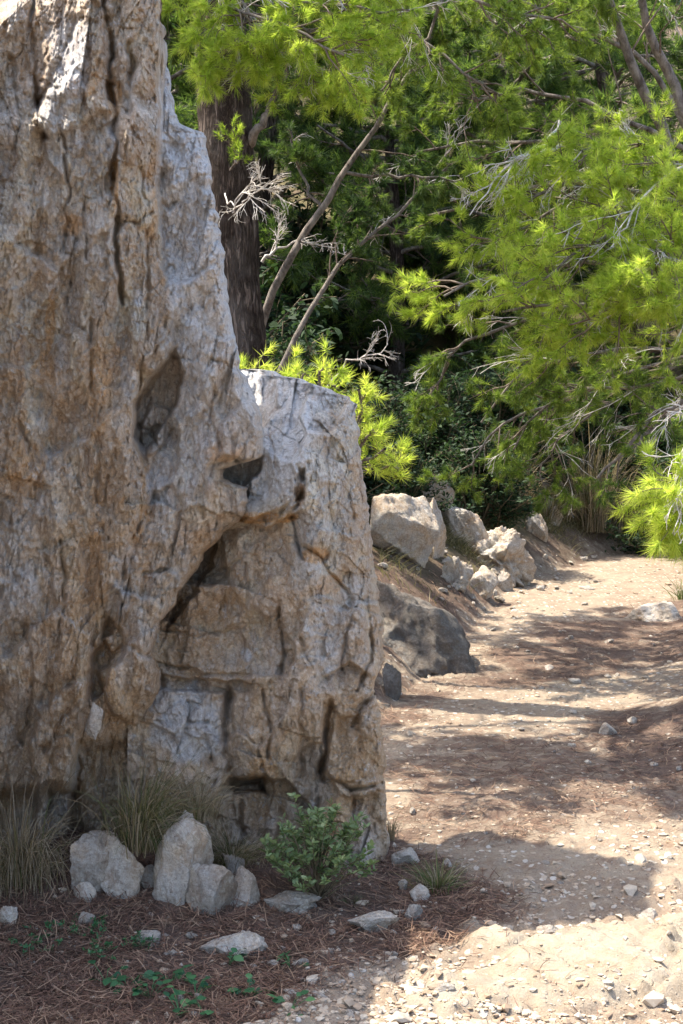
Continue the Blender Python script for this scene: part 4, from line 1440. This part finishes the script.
def pine(name, label, base, trunk, trunk_r, groups, group=None, cat='pine tree'):
    """trunk: points; groups: list of (limb point lists, radius, material of needles, spray options)"""
    base = np.array(base, float)
    root = tag(link(name, None, loc=tuple(base)), label, cat, group)
    if trunk is not None:
        K = 60
        T = resample(trunk, K)[None] - base
        rr = np.interp(np.linspace(0, 1, K), np.linspace(0, 1, len(trunk_r)), trunk_r)[None]
        V, Fq = tubes(T, rr, 28)
        n_ = V - np.repeat(T[0], 28, 0)
        nl = n_ / (np.linalg.norm(n_, axis=1)[:, None] + 1e-9)
        pw = V * np.array([1, 1, 0.3])
        V = V + nl * ((0.10 * fbm(pw * 22, 3, 3, 0.6, True) + 0.12 * fbm(V * 3, 2, 5)) * np.linalg.norm(n_, axis=1))[:, None]
        link('trunk', mesh_np('trunk', V, [(Fq, 0)], [BARK_M], True), root)
    nds, tws, dds, lmb = {}, [], [], []
    for i, (limbs, rad, mat, opt) in enumerate(groups):
        r = R(opt.pop('seed', 1000 + i))
        Ls = np.stack([resample(l, 12) for l in limbs]) - base
        Ls[:, 1:] += r.normal(0, 0.012, Ls[:, 1:].shape)
        if rad and not opt.get('bare'):
            lmb.append(tubes(Ls, taper(Ls, rad, max(0.006, rad * 0.35)), 8))
        if opt.pop('bare', False):
            for Lq in Ls:
                D1 = spawn(Lq[None], 7, 0.35, 32, r, 7, (0, 0, -0.10), 0.11, 0.15)
                D2 = spawn(D1, 4, 0.55, 32, r, 6, (0, 0, -0.12), 0.14, 0.1)
                D3 = spawn(D2, 3, 0.5, 34, r, 5, (0, 0, -0.12), 0.16, 0.1)
                V, Fq = merge([tubes(Lq[None], taper(Lq[None], max(rad, 0.004), 0.003), 6), tubes(D1, taper(D1, 0.0036, 0.0017), 4), tubes(D2, taper(D2, 0.0024, 0.0014), 3), tubes(D3, taper(D3, 0.0016, 0.001), 3)])
                link('dead_branch', mesh_np('dead_branch', V, [(Fq, 0)], [DEAD_M], True), root)
            continue
            D1 = spawn(Ls, 8, 0.35, 45, r, 7, (0, 0, -0.10), 0.11, 0.15)
            D2 = spawn(D1, 4, 0.55, 32, r, 6, (0, 0, -0.12), 0.14, 0.1)
            D3 = spawn(D2, 3, 0.5, 34, r, 5, (0, 0, -0.12), 0.16, 0.1)
            dds += [tubes(D1, taper(D1, 0.0036, 0.0017), 4), tubes(D2, taper(D2, 0.0024, 0.0014), 3), tubes(D3, taper(D3, 0.0016, 0.001), 3)]
            continue
        g = spray(Ls, r, **opt)
        nds.setdefault(mat.name, (mat, []))[1].append(g['needles'])
        tws += g['twigs']
        dds += g.get('dead', [])
    if lmb:
        V, Fq = merge(lmb)
        link('limbs', mesh_np('limbs', V, [(Fq, 0)], [LIMB_M], True), root)
    if tws:
        V, Fq = merge(tws)
        link('twigs', mesh_np('twigs', V, [(Fq, 0)], [BRANCH_M], True), root)
    if dds:
        V, Fq = merge(dds)
        link('dead_twigs', mesh_np('dead_twigs', V, [(Fq, 0)], [DEAD_M], True), root)
    Vs, Fs, Ti, off, mats = [], [], [], 0, []
    for mi, (mat, lst) in enumerate(nds.values()):
        mats.append(mat)
        for v, f, ti in lst:
            Vs.append(v)
            Fs.append((f + off, mi))
            Ti.append(ti)
            off += len(v)
    if Vs:
        link('crown', mesh_np('crown', np.concatenate(Vs), Fs, mats, False, {'tint': np.concatenate(Ti)}), root)
    return root


def L3(*pts):
    return [at(a, b, c) for a, b, c in pts]


# pine rooted out of the picture beyond the trail's other side, reaching over it
pine('pine_tree', 'spreading pine leaning over the trail with bright sunlit needles and bare grey twigs', (2.95, 8.6, 0.3),
     [(2.95, 8.6, 0.2), (2.85, 8.6, 1.3), (2.6, 8.5, 2.4), (2.5, 8.4, 3.6), (2.7, 8.4, 5.2)], [0.17, 0.14, 0.12, 0.09, 0.04], [
    ([L3((770, 300, 8.5), (700, 220, 8.3), (655, 110, 8.1), (612, 15, 8.0), (585, -80, 8)), L3((800, 330, 8.5), (705, 150, 8.3), (672, 80, 8.3), (645, 20, 8.2), (625, -80, 8))],
     0.045, MID_M, dict(n1=7, n2=5, tn=3, t0=0.6, seed=1)),
    ([L3((790, 330, 8.5), (683, 285, 8.0), (600, 265, 7.7), (520, 270, 7.5), (445, 290, 7.4)),
      L3((790, 280, 8.5), (690, 210, 8.0), (610, 190, 7.7), (540, 215, 7.6), (495, 245, 7.5)),
      L3((800, 300, 8.5), (690, 250, 7.6), (640, 235, 7.3), (580, 250, 7.1), (540, 285, 7.0)),
      L3((790, 330, 8.5), (720, 260, 7.8), (670, 180, 7.5), (620, 150, 7.4), (585, 150, 7.3)),
      L3((800, 330, 8.5), (700, 300, 7.4), (640, 300, 7.2), (590, 320, 7.0)),
      L3((800, 330, 8.5), (740, 310, 7.2), (690, 300, 7.0), (650, 285, 6.9)),
      L3((790, 250, 8.5), (700, 240, 7.9), (640, 200, 7.6), (560, 190, 7.5), (520, 205, 7.4)),
      L3((790, 250, 8.5), (690, 230, 7.5), (630, 260, 7.3), (560, 300, 7.2), (500, 310, 7.2)),
      L3((790, 250, 8.5), (700, 200, 7.5), (670, 150, 7.3), (640, 140, 7.2)),
      L3((780, 300, 8.0), (700, 270, 7.2), (660, 250, 6.9), (620, 290, 6.8))],
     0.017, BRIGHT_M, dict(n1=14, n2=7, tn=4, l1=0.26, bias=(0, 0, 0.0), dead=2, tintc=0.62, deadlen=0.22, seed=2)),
    ([L3((790, 330, 8.5), (690, 350, 8.4), (600, 350, 8.4), (530, 370, 8.4), (480, 420, 8.4)),
      L3((790, 330, 8.5), (680, 380, 8.8), (590, 390, 9.0), (540, 410, 9.0), (510, 450, 9.0)),
      L3((790, 330, 8.5), (640, 370, 9.2), (560, 400, 9.6), (500, 425, 9.7), (470, 465, 9.7)),
      L3((790, 330, 8.5), (680, 360, 9.4), (620, 400, 9.8), (570, 430, 9.9), (540, 470, 9.9)),
      L3((690, 280, 8.3), (600, 300, 8.5), (530, 320, 8.6), (460, 345, 8.7), (430, 400, 8.7))],
     0.015, MID_M, dict(n1=14, n2=7, tn=4, l1=0.25, bias=(0, 0, -0.12), dead=2, tintc=0.45, seed=3)),
    ([L3((800, 300, 8.5), (700, 160, 8.8), (600, 110, 9.0), (530, 90, 9.2), (470, 100, 9.2)),
      L3((800, 300, 8.5), (690, 190, 9.0), (600, 150, 9.2), (500, 140, 9.4), (420, 150, 9.5)),
      L3((700, 160, 8.8), (640, 60, 8.8), (560, 20, 8.8), (500, -10, 8.8)),
      L3((700, 190, 8.8), (620, 180, 9.0), (520, 190, 9.2), (430, 215, 9.2))],
     0.022, MID_M, dict(n1=13, n2=6, tn=4, l1=0.26, dead=3, tintc=0.45, seed=4)),
    ([L3((800, 370, 8.3), (720, 385, 8.0), (665, 410, 7.9), (625, 450, 7.8), (595, 478, 7.8)), L3((760, 395, 8.3), (690, 405, 8.1), (650, 430, 7.9), (620, 460, 7.8))],
     0.018, MID_M, dict(n1=8, n2=4, tn=2, l1=0.2, dead=2, tintc=0.3, bias=(0, 0, -0.1), seed=5)),
    ([L3((760, 200, 7.8), (700, 165, 7.4), (650, 190, 7.1), (620, 230, 7.0), (612, 250, 7.0)), L3((560, 120, 7.8), (545, 150, 7.5), (520, 160, 7.4), (500, 190, 7.4)),
      L3((560, 145, 7.8), (530, 150, 7.5), (500, 175, 7.4), (470, 215, 7.3))],
     0.010, MID_M, dict(bare=True, seed=6)),
    ([L3((800, 360, 7.5), (730, 400, 6.0), (690, 470, 5.7), (676, 488, 5.6)), L3((800, 360, 7.5), (735, 420, 6.0), (705, 470, 5.7), (684, 505, 5.6))],
     0.008, BRIGHT_M, dict(n1=9, n2=4, tn=4, l1=0.13, t0=0.72, bias=(-0.1, 0, -0.12), tintc=0.75, L=0.07, seed=7)),
    ([L3((760, 380, 6.2), (700, 420, 5.8), (690, 440, 5.6), (680, 490, 5.5)), L3((760, 380, 6.2), (712, 430, 5.8), (698, 460, 5.6), (690, 500, 5.5))],
     0.004, BRIGHT_M, dict(bare=True, seed=8)),
])

# pine behind the outcrop
tp = [at(238, 520, 8.5), at(236, 400, 8.5), at(233, 320, 8.5), at(230, 230, 8.5), at(226, 150, 8.5), at(222, 60, 8.5), at(214, -60, 8.5), at(205, -250, 8.5), at(215, -420, 8.5)]
tz = tp[0].copy()
tz[2] = gz(tz[0], tz[1], False)
ground0 = tz - np.array([0, 0, 0.1])
c = lambda x, y, z: np.array([x, y, z])
pine('pine_tree', 'thick dark-barked pine standing behind the tall outcrop', tz, [ground0] + tp[1:], [0.20, 0.185, 0.175, 0.165, 0.155, 0.15, 0.13, 0.10, 0.07], [
    ([L3((222, -40, 8.4), (200, -30, 7.6), (235, 10, 7.1), (290, 30, 6.9), (345, 55, 6.8)),
      L3((222, -60, 8.4), (250, -20, 7.6), (290, 0, 7.2), (350, 8, 7.0), (400, 10, 6.9)),
      L3((222, -60, 8.4), (215, -10, 7.6), (205, 25, 7.2), (200, 55, 7.0)),
      L3((222, -60, 8.4), (260, 0, 7.4), (320, 40, 7.1), (340, 75, 7.0)),
      L3((222, -60, 8.4), (240, -10, 7.4), (250, 20, 7.1), (262, 60, 7.0))],
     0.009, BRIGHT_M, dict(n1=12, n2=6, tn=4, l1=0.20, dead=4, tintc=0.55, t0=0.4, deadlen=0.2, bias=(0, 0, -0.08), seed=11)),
    ([L3((222, -80, 8.5), (300, -40, 8.3), (380, 10, 8.1), (450, 60, 8.0), (500, 95, 8.0)),
      L3((222, -80, 8.5), (320, -50, 8.0), (420, -10, 7.7), (500, 10, 7.5), (560, 20, 7.5)),
      L3((222, -100, 8.5), (340, -60, 8.5), (440, 0, 8.6), (400, 60, 8.6), (380, 90, 8.6)),
      L3((225, -100, 8.5), (420, -80, 8.2), (540, -40, 8.0), (640, -20, 8.0))],
     0.014, MID_M, dict(n1=14, n2=7, tn=4, l1=0.24, dead=1, tintc=0.55, t0=0.3, seed=12)),
    ([L3((227, 170, 8.5), (232, 168, 8.25), (236, 160, 8.15), (238, 140, 8.1))], 0.006, BRIGHT_M, dict(n1=6, n2=3, tn=3, l1=0.3, t0=0.4, bias=(0, -0.1, 0.3), tintc=0.4, L=0.035, shoot=0.05, seed=13)),
    ([L3((228, 215, 8.4), (240, 205, 8.1), (252, 195, 8.0), (262, 180, 7.9)), L3((226, 190, 8.4), (230, 205, 8.1), (240, 200, 8.0), (268, 190, 7.9))], 0.005, MID_M, dict(bare=True, seed=14)),
    ([L3((245, 150, 8.5), (258, 130, 8.4), (268, 110, 8.4), (290, 60, 8.4))], 0.035, MID_M, dict(n1=4, n2=4, tn=3, t0=0.6, seed=15)),
    # high boughs that shade the trail
    ([[tp[7], c(-0.9, 7.9, 4.7), c(-1.0, 7.2, 4.9), c(-0.8, 6.5, 5.0)], [tp[7], c(-1.5, 7.8, 4.7), c(-1.8, 7.6, 5.0), c(-1.9, 7.4, 5.0)], [tp[7], c(-0.4, 7.9, 4.8), c(-0.1, 7.2, 5.0), c(-0.1, 6.5, 5.1)],
      [tp[7], c(-1.7, 8.2, 4.7), c(-2.3, 7.9, 5.0), c(-2.6, 7.5, 5.0)], [tp[7], c(-0.5, 8.1, 4.7), c(0.1, 7.7, 4.9), c(0.4, 7.2, 5.0)], [tp[7], c(-1.2, 7.9, 4.9), c(-1.4, 7.6, 5.2), c(-1.5, 7.4, 5.3)]],
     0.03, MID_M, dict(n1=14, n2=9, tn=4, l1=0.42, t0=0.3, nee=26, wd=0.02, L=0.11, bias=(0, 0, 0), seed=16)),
])

# thin grey leaning pines
pine('pine_tree', 'thin grey-barked pine slanting up behind the block', at(262, 330, 9.0), None, None, [
    ([L3((250, 372, 9.2), (270, 300, 9.0), (290, 262, 9.0), (320, 210, 9.0), (345, 172, 9.0), (375, 128, 9.0), (400, 90, 9.0), (430, 30, 9.0))], 0.030, FAR_M, dict(n1=12, n2=7, tn=4, l1=0.22, t0=0.5, tintc=0.4, wd=0.005, seed=21)),
    ([[at(430, 30, 9), c(0.3, 9.8, 4.9), c(-0.2, 10.8, 5.3), c(-0.6, 11.8, 5.4)], [at(430, 30, 9), c(0.7, 9.8, 5.0), c(0.7, 10.8, 5.4), c(0.9, 12.0, 5.5)],
      [at(430, 30, 9), c(-0.2, 9.5, 5.0), c(-1.0, 10.2, 5.3), c(-1.5, 11.0, 5.4)], [at(430, 30, 9), c(0.9, 9.4, 5.2), c(1.6, 10.2, 5.6), c(1.7, 11.2, 5.7)]],
     0.03, FAR_M, dict(n1=14, n2=9, tn=4, l1=0.40, t0=0.25, nee=26, wd=0.02, L=0.11, bias=(0, 0, 0), seed=24)),
    ([L3((262, 262, 9.0), (278, 248, 9.0), (300, 243, 9.0), (330, 248, 9.0))], 0.010, FAR_M, dict(bare=True, seed=22)),
    ([L3((345, 172, 9.0), (380, 175, 9.0), (430, 178, 9.0), (460, 180, 9.0)), L3((320, 210, 9), (300, 170, 9.1), (290, 130, 9.2))], 0.012, FAR_M, dict(n1=8, n2=5, tn=4, l1=0.25, tintc=0.4, dead=2, seed=23)),
])
pine('pine_tree', 'thin shaded pine leaning up past the end of the slanting grey trunk', at(275, 380, 9.6), None, None, [
    ([L3((268, 400, 9.8), (300, 330, 9.8), (330, 280, 9.9), (370, 236, 10), (410, 200, 10), (450, 150, 10))], 0.022, FAR_M, dict(n1=14, n2=6, tn=4, l1=0.22, t0=0.35, tintc=0.3, wd=0.005, dead=5, seed=31)),
    ([L3((320, 400, 9.3), (345, 365, 9.2), (372, 355, 9.1), (390, 350, 9.1))], 0.008, FAR_M, dict(bare=True, seed=32)),
])

# young pine whose shoots show over the block
yb = np.array([at(300, 480, 6.2)[0], 6.3, 0.0])
yb[2] = gz(yb[0], yb[1], False) - 0.02
DY = 12
yt = [(246, 358), (262, 362), (278, 372), (300, 368), (318, 358), (333, 372), (345, 388), (366, 402), (376, 418), (384, 436), (396, 452), (372, 455), (236, 352), (364, 380)]
ym = at(330, 470, 6.3)
yl = []
for i, (a, b) in enumerate(yt):
    e = at(a, b + DY, 6.05 + 0.06 * (i % 4))
    yl.append([ym, (ym + e) / 2 + np.array([0, 0.05, -0.03]), e])
pine('young_pine', 'young pine showing its sunlit yellow-green shoots over the top of the block', yb, [yb, (yb + ym) / 2, ym], [0.03, 0.025, 0.02],
     [(yl, 0.006, BRIGHT_M, dict(n1=3, n2=2, tn=1, l1=0.15, t0=0.72, bias=(0, 0, 0.15), tintc=0.85, L=0.066, nee=30, shoot=0.03, wd=0.0032, r2=0.003, seed=41))])

# ------------------------------------------------------------------ background trees
def generic_pine(seed, H, wid, dens=1.0):
    r = R(seed)
    trunk = [c(0, 0, -0.3), c(r.uniform(-.2, .2), r.uniform(-.2, .2), H * .4), c(r.uniform(-.5, .5), 0, H * .75), c(r.uniform(-.6, .6), 0, H)]
    T = resample(trunk, 20)
    limbs = []
    n = int(30 * dens)
    for k in range(n):
        f = 0.14 + 0.84 * (k + r.rand()) / n
        p = T[int(f * 19)]
        a = k * 2.4 + r.uniform(-.4, .4)
        ln = wid * (1.12 - 0.85 * f ** 1.5) * r.uniform(0.65, 1.15)
        dv = c(math.cos(a), math.sin(a), 0)
        limbs.append([p, p + dv * ln * .5 + c(0, 0, 0.12 * ln), p + dv * ln + c(0, 0, r.uniform(-.1, .35) * ln)])
    return trunk, limbs


protos = []
for k, (H, wd_, s) in enumerate([(5.2, 2.0, 51), (6.0, 2.3, 52), (4.2, 2.0, 53)]):
    tr, lm = generic_pine(s, H, wd_)
    o = pine('pine_tree', 'bushy pine on the rise behind the bank, its lower boughs near the ground', (0, 0, 0), tr, [0.11, 0.09, 0.06, 0.02],
             [(lm, 0.03, FAR_M, dict(n1=7, n2=6, tn=4, l1=0.40, t0=0.2, nee=15, L=0.13, wd=0.009, shoot=0.16, tintc=0.45, tsp=0.25, bias=(0, 0, 0.03), r2=0.006, seed=s))],
             'background pines on the slope')
    protos.append(o)
spots = [(-4.6, 11.2, 0), (-2.2, 16.2, 1), (0.6, 16.8, 2), (1.9, 17.2, 0), (3.4, 17.8, 1), (4.9, 16.9, 2), (5.6, 14.2, 1), (5.0, 12.3, 0), (-4.6, 14.5, 1), (-0.8, 16.9, 0),
         (2.2, 19.5, 2), (6.4, 19.0, 0), (-2.4, 18.5, 1), (0.8, 21.5, 1), (4.2, 22.5, 0), (-4.8, 20.0, 2), (7.5, 24.0, 1), (-1.5, 25.0, 0), (2.4, 26.5, 1), (5.2, 28.0, 2), (-5, 27, 1), (0.5, 31, 0), (4, 33, 1), (-3, 33, 2), (8, 31, 0)]
rt = R(9)
used = set()
for (x, y, k) in spots:
    z = float(gz(x, y, False))
    rz, s = rt.uniform(0, 6.3), rt.uniform(0.9, 1.25)
    if k not in used:
        used.add(k)
        o = protos[k]
        o.location = (x, y, z)
        o.rotation_euler = (0, 0, rz)
        o.scale = (s, s, s)
    else:
        o = copy_thing(protos[k], (x, y, z), rz, s)


# evergreen bushes: broad leaves through the volume on real stems
def bush_proto(seed, rad, h, n, leafL, label, group, mat=BUSH_M):
    r = R(seed)
    root = tag(link('evergreen_bush', None), label, 'bush', group)
    nst = 60
    a, e = r.uniform(0, 6.28, nst), r.uniform(0.15, 1.5, nst)
    tip = np.stack([np.cos(a) * np.cos(e) * rad, np.sin(a) * np.cos(e) * rad, np.sin(e) * h], -1) * r.uniform(0.7, 1, (nst, 1))
    S = np.stack([np.zeros((nst, 3)), tip * 0.3 + r.normal(0, .05, (nst, 3)), tip * .65, tip], 1)
    S2 = spawn(S, 8, 0.35, 50, r, 4, (0, 0, .05), .25, .25)
    V, Fq = merge([tubes(S, taper(S, .012, .004), 4), tubes(S2, taper(S2, .004, .002), 3)])
    link('stems', mesh_np('stems', V, [(Fq, 0)], [STEM_M], True), root)
    k = r.randint(0, len(S2), n)
    pos, _ = evalp(S2, k, r.uniform(0.2, 1, n))
    pos = pos + r.normal(0, 0.03, pos.shape)
    dr = r.normal(size=(n, 3))
    dr[:, 2] = dr[:, 2] * .5 + .2
    L = leafL * r.uniform(.6, 1.2, n)
    V, Fq = leaves(pos, dr, L, L * .45, r, K=4)
    link('foliage', mesh_np('foliage', V, [(Fq, 0)], [mat], True, {'tint': np.repeat(np.clip(r.normal(.45, .22, n), 0, 1), 8)}), root)
    return root


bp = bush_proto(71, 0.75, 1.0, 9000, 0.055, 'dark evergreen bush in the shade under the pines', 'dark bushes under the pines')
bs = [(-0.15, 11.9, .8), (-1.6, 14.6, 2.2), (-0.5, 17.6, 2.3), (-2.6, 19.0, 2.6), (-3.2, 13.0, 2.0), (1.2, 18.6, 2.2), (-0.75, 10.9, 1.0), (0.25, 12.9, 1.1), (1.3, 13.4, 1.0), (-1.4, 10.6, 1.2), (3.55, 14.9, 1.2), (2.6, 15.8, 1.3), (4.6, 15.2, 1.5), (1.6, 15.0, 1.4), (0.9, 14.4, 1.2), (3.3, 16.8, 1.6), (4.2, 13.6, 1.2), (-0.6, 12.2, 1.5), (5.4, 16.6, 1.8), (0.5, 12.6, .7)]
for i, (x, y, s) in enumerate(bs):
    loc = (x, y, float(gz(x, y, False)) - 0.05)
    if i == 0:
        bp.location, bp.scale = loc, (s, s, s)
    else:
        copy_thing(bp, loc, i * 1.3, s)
